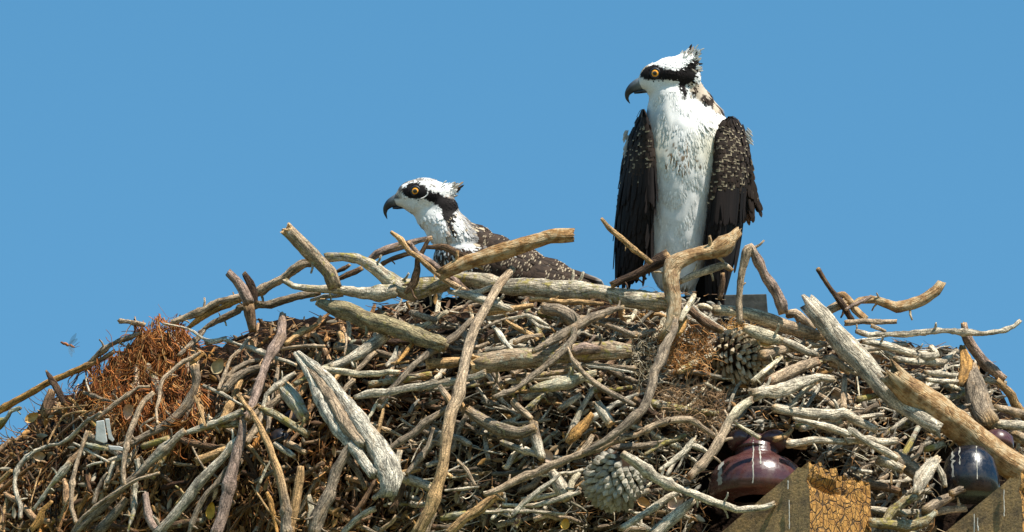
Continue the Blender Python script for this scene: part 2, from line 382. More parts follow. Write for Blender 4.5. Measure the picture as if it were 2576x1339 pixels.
# ------------------------------------------------------------------ pole and crossarms
def beam_mats():
    m, n, b = nmat('stained_timber'); g = N(n, 'NewGeometry'); tc = N(n, 'TexCoord'); L = n.links.new
    f = noisen(n, tc.outputs['Object'], 25, 6, 0.7, (1, 0.15, 1)); f2 = noisen(n, tc.outputs['Object'], 200, 4, 0.7, (1, .4, 1))
    r = ramp(n, [(0.32, (0.11, 0.07, 0.035)), (0.5, (0.27, 0.17, 0.07)), (0.68, (0.42, 0.25, 0.09))]); L(f, r.inputs[0])
    r2 = ramp(n, [(0.35, .6), (0.65, 1.35)]); L(f2, r2.inputs[0])
    L(mix(n, r.outputs[0], r2.outputs[0], 1.0, 'MULTIPLY'), b.inputs['Base Color']); b.inputs['Roughness'].default_value = .75; bumpn(n, b, f2, .6, .004)
    m2, n, b = nmat('cracked_end_grain'); tc = N(n, 'TexCoord'); L = n.links.new
    wv = noisen(n, tc.outputs['Object'], 30, 3, .6)
    ad = N(n, 'VectorMath', operation='ADD'); sc3 = N(n, 'VectorMath', operation='SCALE'); L(wv, sc3.inputs[0]); sc3.inputs['Scale'].default_value = .010
    L(tc.outputs['Object'], ad.inputs[0]); L(sc3.outputs[0], ad.inputs[1])
    mp = N(n, 'Mapping'); mp.inputs['Scale'].default_value = (1.0, 1, 0.72); L(ad.outputs[0], mp.inputs[0])
    v = N(n, 'TexVoronoi', feature='DISTANCE_TO_EDGE'); v.inputs['Scale'].default_value = 48; L(mp.outputs[0], v.inputs['Vector'])
    v2 = N(n, 'TexVoronoi', feature='DISTANCE_TO_EDGE'); v2.inputs['Scale'].default_value = 100; L(mp.outputs[0], v2.inputs['Vector'])
    rv = ramp(n, [(0.0, .08), (0.02, .3), (.06, 1.0)]); L(v.outputs['Distance'], rv.inputs[0])
    rv2 = ramp(n, [(0.0, .45), (.1, 1.0)]); L(v2.outputs['Distance'], rv2.inputs[0])
    f = noisen(n, tc.outputs['Object'], 60, 5, .7)
    r = ramp(n, [(.3, (.20, .085, .018)), (.5, (.40, .19, .035)), (.72, (.55, .30, .08))]); L(f, r.inputs[0])
    c = mix(n, r.outputs[0], rv.outputs[0], 1.0, 'MULTIPLY'); c = mix(n, c, rv2.outputs[0], .4, 'MULTIPLY')
    L(c, b.inputs['Base Color']); b.inputs['Roughness'].default_value = .85
    h = N(n, 'Math', operation='MULTIPLY'); L(rv.outputs[0], h.inputs[0]); L(rv2.outputs[0], h.inputs[1]); bumpn(n, b, h.outputs[0], .8, .008)
    return m, m2
TIMBER, ENDG = beam_mats()
BA = R(38); SLP = .52
def crossarm(x, y, d, wid, label, rot_top, hgt=0.42, droppings=()):
    """corner at photo point; runs back to the left"""
    c = P(x, y, d); ax = np.array([-math.cos(BA), math.sin(BA), 0]); bx = np.array([math.sin(BA), math.cos(BA), 0]); uz = np.array([0, 0, 1.])
    rt = root('crossarm', c, label=label, cat='timber beam')
    rt.rotation_euler = (0, 0, 0)
    def block(name, l0, l1, na, nb, nc, mat, rot):
        V = []; idx = {}
        F = []; FM = []
        def vid(i, j, k):
            if (i, j, k) in idx: return idx[(i, j, k)]
            a = l0 + (l1 - l0) * i / na; b_ = wid * j / nb; h = -hgt * (k / nc)
            nzv = mnoise.noise(Vector((a * 30, b_ * 30, h * 30)))
            if rot:
                tz = max(0, 1 - k / nc * 4.2); e = mnoise.noise(Vector((a * 45, b_ * 38 + 3, h * 20 + 5))) + .5 * mnoise.noise(Vector((a * 110, b_ * 110, h * 90)))
                if k == 0: h -= 0.020 * max(0, e + .35)
                if i == 0: a += 0.012 * tz * max(0, e + .2)
                cav = math.exp(-(((b_ / wid - .33) / .30) ** 2 + ((h + .046) / .011) ** 2))
                if i == 0: a += .026 * cav
                a += .0016 * nzv
            else: b_ += 0.0015 * nzv; h += (.003 * nzv if k == 0 else 0)
            h -= SLP * min(a, .35) * (1 - k / nc) ; idx[(i, j, k)] = len(V); V.append(c + ax * a + bx * b_ + uz * h); return idx[(i, j, k)]
        for i in range(na):
            for k in range(nc):
                FM += [1, 1]
                F.append((vid(i, 0, k), vid(i + 1, 0, k), vid(i + 1, 0, k + 1), vid(i, 0, k + 1))); F.append((vid(i, nb, k), vid(i, nb, k + 1), vid(i + 1, nb, k + 1), vid(i + 1, nb, k)))
            for j in range(nb):
                FM += [0, 0]
                F.append((vid(i, j, 0), vid(i, j + 1, 0), vid(i + 1, j + 1, 0), vid(i + 1, j, 0))); F.append((vid(i, j, nc), vid(i + 1, j, nc), vid(i + 1, j + 1, nc), vid(i, j + 1, nc)))
        for j in range(nb):
            for k in range(nc):
                FM += [0, 0]
                F.append((vid(0, j, k), vid(0, j, k + 1), vid(0, j + 1, k + 1), vid(0, j + 1, k))); F.append((vid(na, j, k), vid(na, j + 1, k), vid(na, j + 1, k + 1), vid(na, j, k + 1)))
        return mkmesh(name, V, F, [mat, TIMBER], rt, smooth=False, fm=FM if rot is not None else None)
    block('beam_body', 0.030, 2.1, 90, 8, 14, TIMBER, False)
    block('end_grain', 0.0, 0.030, 4, 34, 60, ENDG, rot_top)
    for (a, z0, z1, wd) in droppings:           # a along, z down, metres
        n = 10; V = []; F = []
        for i in range(n):
            u = i / (n - 1); ww = wd * (.25 + 1.0 * abs(mnoise.noise(Vector((a * 99, u * 6, 2))))) * (1.3 if i > n - 3 else 1)
            for s in (-1, 0, 1): V.append(c + ax * (a + s * ww / 2 + .002 * mnoise.noise(Vector((u * 5, a * 50, 0)))) - bx * (.0025 + (.002 if s == 0 else 0)) - uz * (z0 + (z1 - z0) * u))
        for i in range(n - 1):
            for s in (0, 1): F.append((i * 3 + s, i * 3 + s + 1, i * 3 + s + 4, i * 3 + s + 3))
        mkmesh('dropping_streak', V, F, DROP, rt)
    return rt
DROP = plain('dried_white_dropping', (.40, .38, .32), .8, .2, nz=(300, .25))
crossarm(2036, 1152, -0.56, 0.222, 'weathered timber crossarm with cracked orange rotten end beside brown insulator', True,
         droppings=[(.055, .04, .06, .005), (.052, .085, .15, .004)])
crossarm(2570, 1178, -0.56, 0.222, 'stained brown timber crossarm at the bottom right corner with white drips', True,
         droppings=[(.125, .08, .20, .006), (.115, .09, .12, .006), (.045, .04, .10, .004), (.150, .16, .20, .012)])
def pole():
    b = P(1300, 1420, 0.45); n = 24; V = []; F = []; k = 20
    for i in range(n):
        z = b[2] * i / (n - 1); r = .17 - .04 * i / (n - 1)
        for j in range(k):
            t = j / k * 2 * math.pi; rr = r * (1 + .02 * mnoise.noise(Vector((math.cos(t) * 3, math.sin(t) * 3, z)))); V.append((b[0] + rr * math.cos(t), b[1] + rr * math.sin(t), z))
    F = [(i * k + j, i * k + (j + 1) % k, (i + 1) * k + (j + 1) % k, (i + 1) * k + j) for i in range(n - 1) for j in range(k)] + [tuple(range((n - 1) * k, n * k))]
    o = mkmesh('utility_pole', V, F, TIMBER, loc=np.array([b[0], b[1], 0])); setp(o, 'round timber pole standing under the nest', 'pole')
pole()

st = stick
# ---- left flank
st('branch','o',3,'A -150,1190,80 0,1110,75 250,970,78 450,850,75 560,805,70 700,740,68 850,680,66 1040,600,50 1150,520,40','long smooth orange-brown rod reaching past the left edge',.0,rough=.04,tint2=('G',.75,1.0))
st('branch','n',3,'A 905,625,40 980,550,55 1070,480,60 1180,420,60 1310,375,55 1400,340,40',None,.12,rough=.2)
st('stick','n',3,'A 1205,215,60 1300,220,50 1440,245,50',None,.1,rough=.25)
st('branch','n',4,'A 1740,215,55 1900,150,75 2050,100,80 2212,24,80 2412,-26,80 C 560,780,80 700,720,90 850,640,95 950,550,100 1050,490,100 1140,480,90','long corrugated buff branch arching along the left skyline of the nest',.14,rough=.16)
st('branch','o',4,'A 1900,275,45 2000,200,60 2150,110,65 2300,50,60 2412,0,55',None,.08)
st('branch','G',3,'A 2020,330,45 2100,260,50 2250,180,75 2400,110,80 C 400,930,80 570,900,80 700,900,85 850,860,85 1000,820,90 1200,785,70','knotty grey-brown branch with blue sky beneath it on the left rim',.22,rough=.18)
st('twig','g',5,'A 1650,240,18 1750,255,20 1870,285,22 1950,320,30 2050,390,34 2150,410,42 2260,400,45 2400,450,34 D 500,230,55 650,290,50 800,340,50 960,400,40','long forked pale twig running down from the rusty root clump',.16)
st('branch','G',4,'A 1800,560,45 1900,470,60 1990,390,60 2060,300,45')
st('bark_strip','d',5,'A 468,710,20 510,780,60 560,870,75 600,950,80 640,1040,50','dark pointed bark shard standing on the left skyline',.0,flat=.35,rough=.2)
st('twig','g',5,'A 860,770,15 870,840,22 900,920,25')
st('stick','G',4,'A 850,930,40 950,960,45 1080,1010,35 1200,1040,25')
st('stick','n',5,'A 1000,1195,50 1080,1110,60 1180,1030,60 1300,950,50 1400,880,40 1500,870,30')
st('stick','n',6,'A 1590,1250,30 1570,1100,35 1600,1000,38 1600,880,40 1660,780,50 1750,690,55 1850,620,55 1940,590,42 2020,530,25','pale bent stick hooked over the rusty roots')
st('branch','G',5,'B 1960,-315,105 1980,-200,100 1950,-90,95 1880,60,95 1750,180,90 1600,290,85 1450,370,75 1300,450,60','curved grey-brown branch with broken pale top right of the rusty roots',.1,tip='t')
st('branch','n',7,'A 1540,930,55 1450,1030,55 1390,1130,60 B 1330,270,68 1280,420,60 1260,560,52 1240,700,48 1250,850,45','bent pale stick hanging just right of the white plastic clip')
st('twig','g',5,'A 2040,860,35 2130,900,40 2260,960,40 2380,1030,30 2450,1060,20')
st('stick','n',6,'D 190,650,44 230,540,45 280,420,45 310,330,40 400,240,38 500,125,28')
st('branch','G',4,'D 225,660,90 350,540,90 450,480,80 600,420,70',None,.1)
st('stick','G',4,'D 250,570,50 350,450,60 480,380,50 600,350,40')
st('bark_strip','o',5,'A 1920,650,30 1990,600,38 2060,540,30',None,0,flat=.4)
st('bark_strip','t',6,'A 1960,970,30 2000,1060,45 2030,1150,38 2060,1270,22','pale orange bark sliver hanging under the pale bent stick',0,flat=.4)
st('stick','n',4,'A 1830,1240,50 1880,1140,50 1950,1020,35')
st('stick','g',6,'B 200,1200,28 205,1080,48 170,960,52 155,830,52 180,680,52 260,590,52 350,520,52 480,470,46 600,430,45 700,390,50 800,290,50 900,200,45 1010,130,35','long whitish stick bent like a bow at the far left',.08)
st('branch','g',5,'B 340,1110,35 430,980,42 530,840,50 620,740,92 700,650,75',None,.3)
st('stick','n',7,'B 770,1240,52 720,1090,55 720,950,50 730,800,55 760,680,52 800,560,45 830,470,42 880,330,50')
st('branch','G',6,'B 740,1340,80 900,1190,90 1020,1090,100 1200,940,90 1300,820,80 1400,750,90 1500,640,95 1620,520,100 1720,430,95 1850,310,70','long thick grey branch crossing the lower left flank',.12,tint2=('g',.4,1))
st('stick','n',7,'B 730,1340,40 850,1170,42 950,1080,42 1100,970,45 1250,880,45 1400,800,40 1500,770,38 1600,740,38','slim buff stick lying along the long thick grey branch')
st('branch','G',5,'B 1000,1340,115 1080,1230,110 1160,1140,100 1260,1010,80')
st('branch','g',7,'B 1580,1345,100 1700,1220,105 1850,1050,110 1950,900,110 2050,780,110 2200,640,100 2330,480,90 2400,400,50','long straight whitish branch rising from the bottom edge on the left',.12)
st('stick','G',7,'B 1900,1340,50 1980,1120,58 2080,940,62 2200,820,65 2290,680,60')
st('branch','p',8,'B 2180,1345,125 2250,1150,125 2290,900,130 2330,760,122 2380,560,120 2425,400,110 2435,235,50','thick smooth purplish branch standing upright left of centre',.0,rough=.05)
st('branch','g',5,'B 1870,340,62 2000,300,75 2120,250,80 2300,180,85 2440,120,90',None,.3)
st('branch','m',4,'B 2080,290,60 2200,260,75 2400,240,80',None,.35)
st('stick','p',7,'B 1460,950,62 1470,1080,80 1480,1140,95 1490,1190,82 1530,1270,85 1590,1345,80','jointed bamboo-like stub with rounded top near the lower left',.0,rough=.03,tip='p')
st('stick','G',6,'B 940,1050,45 970,920,50 1030,800,48 1080,740,35')
st('twig','g',6,'B 740,430,22 850,490,30 950,550,30 1090,630,28')
st('branch','g',5,'B 1090,620,62 1200,580,62 1300,550,50 | B 1080,830,55 1110,740,55 1150,630,58',None,.2)
st('twig','g',6,'B 880,670,25 960,640,28 1040,630,28')
st('branch','g',6,'B 1290,1340,22 1330,1180,42 1350,1050,52 1360,900,45 1390,700,45 1380,600,52',None,.25,rough=.25)
st('stick','m',6,'B 870,450,55 960,475,65 1070,495,50',None,.4)
st('bark_strip','o',6,'B 320,1300,55 400,1220,80 430,1120,60 520,1020,40',None,0,flat=.3)
st('twig','t',6,'B 480,440,20 560,280,22 640,170,25 750,130,25 860,110,20'); st('twig','b',6,'B 520,430,20 620,330,25 740,230,25 830,170,20')
st('twig','t',5,'B 440,100,15 650,85,17 880,58,17'); st('twig','t',6,'B 310,1040,15 360,860,16 410,700,15'); st('twig','t',6,'B 600,1230,20 650,1090,20 700,980,18')
st('twig','n',6,'B 1430,340,20 1410,280,22 1450,240,25 1570,180,30 | B 1450,240,20 1540,300,22')
st('stick','t',4,'B 1990,610,80 2120,565,85 2260,505,70'); st('branch','m',5,'B 1440,460,75 1560,430,82 1680,400,75',None,.3)
st('twig','b',6,'B 0,1060,15 25,1150,22 30,1230,18'); st('stick','m',4,'A -60,1290,100 0,1240,100 60,1200,60 110,1120,42 200,1088,28',None,.4,rough=.3)
st('twig','n',6,'B 1940,480,20 2000,600,22 2060,690,18'); st('stick','n',6,'B 2060,690,35 2160,760,30 2230,830,25')
st('stick','t',5,'B -40,840,60 20,800,55 110,720,45'); st('bark_strip','b',4,'A 430,1160,110 480,1040,130 520,920,110','squarish dark bark plate on the left skyline',0,flat=.25)
# ---- left centre
st('log','n',7,'C 905,165,150 1030,300,165 1130,410,165 1200,490,160 1290,590,165 1345,700,160','sawn upright stub with pale cut end and grey blotched bark',.25,cut=0,tip='n',group='logs in the nest',dd=(-.04,0))
st('log','p',7,'C 292,592,86 360,655,95 430,740,112 490,860,130','curved stub with a hollow black end on the left skyline',0,rough=.04,tip='p',group='logs in the nest')
st('bark_strip','d',6,'C 440,590,40 500,680,75 540,790,80 560,880,40','dark curled bark shard behind the hollow stub',0,flat=.3)
st('branch','b',5,'C 500,930,110 510,1030,115 520,1150,90','short brown stump under the hollow stub',0)
st('branch','g',5,'C 1310,430,90 1450,425,100 1600,450,120 1700,510,145 1800,580,155 1900,645,180 2000,720,215 2120,745,220 2260,730,200 2450,705,150','thick lichened grey branch arching down left of the sitting osprey',.3,rough=.16)
st('branch','g',6,'C 850,660,42 930,710,60 1100,730,82 1300,745,92 1500,770,105 1650,790,125 1800,790,150 1950,770,150','pale branch with snapped tip lying level under the sawn stub',.25)
st('stick','g',5,'C 1120,850,35 1250,820,52 1430,800,40')
st('branch','p',3,'C 1660,490,50 1780,400,92 1900,350,100 2050,310,92 2200,260,62 2330,232,20','smooth brown stick arching up to the sitting osprey breast',0,rough=.04)
st('stick','b',3,'C 1830,490,45 1950,440,52 2060,400,52 2150,390,32'); st('stick','b',2,'C 1400,640,50 1500,590,62 1620,540,60'); st('stick','b',2,'C 1380,570,40 1450,530,60 1510,490,40')
st('stick','t',8,'O 278,605,22 360,670,42 430,760,52 520,830,55 600,900,55 700,980,55 820,1060,55 930,1115,45','forked orange twig crossing in front of the sitting osprey',.05,tint2=('n',.5,1))
st('stick','p',7,'O 440,695,46 520,790,52 640,880,60 740,960,60 850,1040,62 950,1125,50',"grey twig lying alongside the forked orange twig")
st('bark_strip','b',7,'O 610,660,35 560,760,50 510,850,52 500,950,72 470,1050,80 410,1140,30','reddish torn bark strip standing before the sitting osprey',.0,flat=.5)
st('branch','o',9,'O 760,950,115 900,890,140 1100,825,148 1300,760,150 1500,700,150 1700,640,142 1845,630,125','thick ochre branch slanting across the sitting osprey body',.12,mat=PEEL,tip='t',dd=(0,.0),ragged=.9)
st('bark_strip','b',6,'O 590,735,40 750,735,75 860,780,80 950,805,50','brown bark flake under the sitting osprey breast',0,flat=.4)
st('branch','n',11,'F 870,-60,60 810,10,92 740,90,100 660,230,95 590,360,100 520,500,105 470,650,108 430,800,118 390,950,115 350,1100,118 310,1250,128 G 260,130,140 215,380,132 190,600,115 150,760,122 90,900,125 40,1100,135 -80,1345,140 | F 150,1125,45 210,1215,72 280,1330,90 | G 170,770,55 225,750,45 260,775,50','long tan forked stick rising through the middle of the nest',0,rough=.05,tint2=('t',.45,.8),group='sticks woven into the nest')
st('branch','p',8,'C 845,1000,40 835,1080,75 820,1200,110 D 820,120,120 750,230,122 690,330,92 650,440,100 600,580,112 560,700,100 510,830,80 470,930,60','long purplish grey branch standing upright left of the grooved driftwood',0,rough=.07)
st('stick','t',5,'D 870,190,60 970,110,65 1100,40,60 1180,-5,45 | D 930,100,30 1060,20,40'); st('twig','n',6,'D 810,245,30 950,225,35 1100,212,38 1250,210,30')
st('stick','g',5,'D 70,170,60 160,165,62 260,135,50',None,.2); st('stick','g',7,'D 620,900,40 640,800,45 660,710,55 720,660,62 820,580,68 950,485,50')
st('driftwood_plank','w',9,'D 990,275,45 1150,420,95 1310,570,120 1400,700,130 1520,860,150 1640,1020,175 1760,1190,210 E 1850,600,240 1920,790,240 1900,930,170 | D 950,285,40 1060,440,80 1130,560,105 1200,700,150 1300,880,185 1400,1040,195 1500,1160,170 1600,1290,150 E 1740,740,120 | D 1080,420,60 1200,570,120 1300,730,150 1400,900,150 1500,1060,150 1620,1200,120','large bleached driftwood plank with a groove down its length',.02,mat=DRIFT,rough=.16,ragged=.6,wobble=.4,part='plank_ridge',pcols='wn',cat='driftwood',tip='w',group='logs in the nest')
st('branch','c',7,'D 1220,440,60 1400,470,72 1600,492,72 1800,490,62 1900,470,62 1995,475,50','smooth cream stick lying level right of the grooved driftwood top',0,rough=.05)
st('branch','g',5,'D 1330,425,50 1450,380,85 1600,300,115 1720,200,125 1850,100,115',None,.15)
st('log','m',7,'C 1215,885,110 1330,930,170 1500,970,190 1700,1050,200 1900,1110,205 2050,1150,200 2200,1220,200 2430,1300,170','mossy yellow-green log slanting down under the pale branches',.22,rough=.2,cut=0,tip='m',group='logs in the nest')
st('stick','o',7,'D 1990,385,40 2080,270,52 2170,155,30')
st('branch','m',7,'E 625,100,65 760,160,92 900,250,100 1080,345,85','lichened stick with orange cut end left of the grooved driftwood',.3,tip='o',cut=0)
st('log','g',6,'D 865,670,150 960,790,175 1040,920,150','short mossy stump with rotten hollow face beside the driftwood',.35,cut=0,group='logs in the nest')
st('branch','t',10,'E 395,-35,22 450,40,45 520,120,55 600,250,62 650,350,75 710,460,80 740,580,80 790,720,90 820,880,92 850,1050,102 870,1200,110 880,1345,115','long orange-brown stick curving down to the bottom edge left of the driftwood',0,rough=.06,tint2=('G',.55,.85))
st('stick','n',7,'E 470,430,65 560,310,62 620,180,52 640,90,40'); st('stick','G',6,'E 430,470,60 530,300,60 600,190,45')
st('branch','G',9,'E 1525,360,68 1500,470,92 1440,580,102 1370,700,110 1335,820,112 1320,890,110 1300,960,140 1240,1080,150 1190,1200,150 1160,1345,130','knuckled grey branch with orange cut tip on the foot of the driftwood',.1,tip='o',cut=0,rough=.14)
st('branch','t',8,'E 1010,690,55 1000,800,110 980,950,102 960,1080,100 930,1250,100 915,1345,100',None,.08)
st('bark_strip','c',8,'E 1100,970,50 1120,1100,85 1090,1270,45',None,0,flat=.5); st('twig','c',8,'E 605,840,25 650,720,32 715,600,22')
st('twig','t',8,'E 520,860,15 600,980,25 700,1120,26 830,1260,24'); st('bark_strip','o',8,'E 680,930,35 710,1050,52 745,1200,42 775,1340,20',None,0,flat=.4)
st('stick','g',7,'E 1440,1340,50 1550,1220,62 1650,1150,62 1760,1100,60',None,.2); st('branch','g',6,'E 1900,690,95 2100,800,112 2320,890,105',None,.25)
st('branch','G',7,'E 1870,530,60 2000,430,72 2150,330,82 2300,210,82 2450,110,72 2570,40,50',None,.15)
st('stick','G',7,'E 2080,740,50 2200,590,60 2300,470,72 2350,290,35'); st('stick','G',6,'G -20,560,62 80,440,62 170,360,50')
st('stick','g',6,'E 750,440,60 850,500,62 940,560,50',None,.2); st('branch','G',7,'E 1500,610,80 1600,750,72 1660,890,60')
st('bark_strip','t',7,'D 1850,850,25 1810,1000,45 1780,1170,45',None,0,flat=.4); st('stick','c',7,'D 1650,1000,22 1720,900,40 1805,760,35')
st('stick','n',7,'D 1420,720,40 1480,620,60 1540,560,60'); st('bark_strip','n',6,'D 1560,480,40 1640,400,62 1700,330,55 1760,280,40',None,0,flat=.5)
st('twig','n',6,'D 1470,80,22 1475,180,25 1455,300,18'); st('twig','n',6,'D 1500,500,20 1510,640,26 1505,790,20'); st('twig','t',6,'D 1770,410,22 1930,390,26 2100,370,24')
st('bark_strip','g',6,'D 1880,420,50 1960,330,60 1985,220,18',None,0,flat=.3)
st('branch','G',7,'D 1820,770,45 1920,650,62 2050,520,66 2150,400,72 2300,290,80 2450,185,85 2576,100,82 2650,30,70 2750,-70,45','long grey-brown stick rising up to the tan forked stick from the left',.05,rough=.06)
st('driftwood_plank','g',8,'D 1560,725,50 1700,692,80 1900,672,90 2100,645,90 2350,592,82 2576,565,84 2700,535,70 2870,485,55','long thin weathered plank with pointed left end',.05,mat=DRIFT,flat=.6,rough=.15,cat='driftwood')
# ---- centre
st('log','g',6,'O 690,1085,70 850,1020,120 1000,1030,130 1180,1060,135 F 820,140,150 1000,130,162 1200,150,172 1500,150,172 1800,175,175 2000,205,190 2200,235,190 2350,262,165','thick lichen-spotted grey log lying level below both ospreys',.28,rough=.12,ragged=1.4,cut=None,group='logs in the nest')
st('branch','g',8,'F 250,170,40 450,205,82 600,255,92 750,300,82 880,350,50','smooth grey branch passing behind the tan forked stick top',.05)
st('stick','g',8,'F 440,165,50 560,170,72 690,120,62')
st('stick','t',7,'F 1060,250,45 1280,255,50 1400,272,62 1600,275,62 1790,292,42'); st('stick','t',7,'F 640,375,80 800,345,82 1070,315,52',None,.15)
st('branch','G',6,'F 1190,350,110 1260,365,130 1350,370,150 1450,420,180 1540,490,150 1640,470,60','humped fibrous curl of brown bark below the level log',0,rough=.25)
st('branch','G',9,'F 1090,775,50 1250,680,80 1400,585,90 1550,500,92 1700,420,90 1850,355,70 1990,325,45 | F 1500,540,62 1480,650,72 1400,740,80 1300,840,72 1200,920,62 1100,1000,62 1000,1080,60 850,1170,50 690,1235,38','rough forked grey twig slanting over the lichened sawn log',.2,rough=.2)
st('stick','g',6,'F 620,460,25 720,450,32 900,430,36 1030,410,42 1130,450,62 1240,505,28 | F 1030,420,35 1150,520,40 1260,540,22'); st('stick','w',7,'F 640,470,35 720,560,52 800,670,56 880,760,42')
st('twig','G',8,'F 570,550,32 700,480,38 810,438,25'); st('stick','t',7,'F 820,470,42 950,540,52 1080,600,52 1140,645,30'); st('branch','n',7,'F 905,680,55 1000,635,65 1160,610,60',None,.1,tip='o')
st('stick','G',7,'F 1740,485,45 1900,530,65 2120,605,62'); 
st('log','n',6,'F 590,880,215 800,865,225 1000,850,222 1200,835,212 1350,810,185 1500,795,185 1700,765,205 1900,760,205 2060,760,150','thick lichened log with ochre sawn left end in the middle of the nest',.27,cut=0,tip='n',group='logs in the nest')
st('stick','p',8,'F 1475,775,70 1600,735,112 1755,745,72'); st('driftwood_plank','n',6,'F 1280,945,45 1700,905,42 2110,945,42',None,0,mat=DRIFT,flat=.5,cat='driftwood'); st('driftwood_plank','w',7,'F 1640,920,30 1850,940,34 2090,985,26',None,0,mat=DRIFT,flat=.5,cat='driftwood')
st('stick','n',9,'F 1435,735,22 1480,840,42 1540,920,52 1620,1020,52 1700,1080,62 1850,1170,62 2000,1250,62 2110,1305,42','pointed buff stick slanting right below the sawn log',0,rough=.05,tint2=('G',.4,.8))
st('log','c',7,'F 1075,1150,80 1280,1115,135 1450,1080,152 1600,1030,102 1710,995,62','thick cream log fragment with yellow underside below the sawn log',.3,rough=.15,group='logs in the nest')
st('branch','G',10,'H 520,700,60 500,820,90 430,940,100 370,1080,100 300,1200,100 I 280,350,102 220,500,95 150,620,92 80,720,85 G 2140,130,102 2000,280,92 1850,400,82 1750,450,72 1590,525,50','long drooping grey branch curving down from the standing osprey perch',.04,rough=.06)
st('branch','n',9,'G 600,960,45 750,900,72 950,800,82 1100,740,86 1250,670,86 1400,610,82 1550,550,80 1700,500,66 1850,440,66 2000,390,62 2150,350,62 2300,270,70 2450,210,62 J 300,240,70 500,190,76 650,200,72 780,280,70 910,375,40','very long wavy stick passing above the lower pine cone',.12,rough=.1)
st('branch','G',7,'G 440,110,120 560,190,130 680,260,130 820,310,132 950,330,130 1080,275,120','knobbly banded grey branch right of the forked tan stick',.22,rough=.1)
st('branch','G',7,'G 1100,250,90 1115,360,110 1150,470,112 1190,590,85',None,.15,tint2=('g',.3,.6)); st('log','g',6,'G 1280,720,90 1330,810,140 1385,910,155 1430,1000,100','short pale barkless stump left of the lower pine cone',.05,group='logs in the nest')
st('branch','n',7,'G 890,20,92 950,100,82 1060,200,48',None,.15); st('log','g',7,'G 1740,50,100 1800,130,125 1865,215,108','small sawn grey stub with ringed end above the lower pine cone',.1,cut=-1,group='logs in the nest')
st('stick','o',7,'G 1685,155,55 1600,260,92 1510,350,112 1450,430,75'); st('bark_strip','n',7,'G 1685,360,30 1640,440,70 1550,540,50',None,0,flat=.4)
st('branch','t',8,'G 230,1345,75 400,1190,92 550,1100,92 700,980,82 755,945,55','ringed ochre stick at the bottom right of the forked tan stick',.15,rough=.15)
st('stick','g',9,'G 880,1175,50 980,1050,54 1100,960,56 1250,840,46 1355,750,22'); st('stick','g',8,'G 780,1050,42 950,1070,52 1150,1050,52 1350,1000,52 1560,925,42 | G 795,940,45 810,1060,45','thin pale arc-shaped stick below the pale barkless stump',.15)
st('branch','m',7,'G 170,1195,55 300,1160,85 405,1138,60',None,.4); st('twig','g',8,'G 200,915,25 350,900,32 540,878,25'); st('stick','n',7,'G 335,615,35 420,720,52 505,860,40')
st('branch','g',8,'J -20,1290,60 150,1180,72 300,1080,76 450,980,76 575,905,55','pale straight stick rising to the foot of the insulator',.1); st('branch','g',8,'J 290,1345,120 400,1250,122 520,1160,112 690,1020,60',None,.05)
st('branch','g',10,'J -10,550,90 150,680,130 300,790,132 450,860,110 580,915,85 750,980,86 900,1030,82 1050,1070,76 1140,1100,72 1280,1090,66 1400,1070,62 1495,1030,45','long pale branch running from the lower pine cone past the insulator foot',.15,rough=.15)
st('stick','g',8,'J 345,715,45 480,610,62 600,520,72 690,400,66 | J 640,450,60 740,480,65 835,530,30',None,.15); st('stick','m',8,'J 205,555,40 300,490,46 400,430,56 500,410,62 610,365,50',None,.3)
st('branch','n',10,'J 650,770,80 780,660,92 860,560,92 940,430,92 1000,330,90 1060,200,95 1130,110,105 1185,55,85 1265,5,80','stick with an orange tip leaning over the insulator left shoulder',.1,tip='r',tint2=('c',.6,.85))
st('stick','c',9,'I 1290,320,48 1400,220,58 1500,140,56 1575,75,35'); st('branch','n',8,'I 1450,320,100 1600,240,115 1750,170,112 1910,115,92',None,.05,tip='r')
st('branch','g',8,'I 1300,460,150 1400,430,150 1500,440,142 1650,400,152 1800,340,125 1950,290,92 2080,300,45','gnarled thick grey branch with dropping stains right of the upper pine cone foot',.15,rough=.2)
st('stick','c',9,'I 1105,725,22 1200,800,38 1340,880,50'); st('branch','g',8,'I 1520,600,120 1700,640,118 1900,650,122 2100,660,122 2200,640,122 2350,720,102 2520,800,80','broad flat grey branch lying level above the insulator',.15)
st('branch','g',10,'I 1690,690,35 1900,740,62 2050,780,72 2250,850,72 L 700,470,65 800,540,66 900,600,68 1000,650,66 1095,715,55','long pale stick sloping down right of the insulator with tapered end',.05,rough=.07)
st('branch','g',9,'L 180,590,75 300,575,72 400,560,72 600,560,68 800,560,72 960,585,66 1080,578,55',None,.1)
st('branch','d',5,'F 560,650,60 620,600,60 700,560,50'); st('branch','n',6,'F 450,720,70 540,730,60 650,685,30',None,.1)
st('log','t',5,'F 60,900,130 150,890,130 260,880,120 380,860,90','square-cut orange timber stub left of the tan forked stick',.1,cut=0,group='logs in the nest')
# ---- right centre, in front of the standing bird
st('branch','n',9,'N 540,1530,90 600,1440,130 H 490,560,150 470,450,155 450,330,160 N 590,1040,140 610,970,150 680,920,132 800,870,112 920,850,130 1020,810,142 1090,760,122 1150,705,70','thick crooked branch with a broken upraised arm before the standing osprey',.06,mat=PEEL,rough=.1,ragged=1.4,tint2=('t',.45,.7),dd=(0,-.02))
st('stick','c',11,'H 690,460,55 655,540,68 590,650,62 560,720,40','short pale stripped stick leaning on the crooked branch',0,rough=.05)
st('stick','o',8,'H 610,690,40 570,780,85 530,840,60',None,.1)
st('bark_strip','d',8,'N 90,1130,25 250,1080,65 400,985,90 500,915,115 555,885,110','dark bark trough under the standing osprey left wing tip',0,rough=.1,tip='t')
st('stick','t',10,'N 15,580,32 80,660,46 200,760,46 300,850,50 425,940,50','slim curved stick crossing the standing osprey left wing',0,rough=.07)
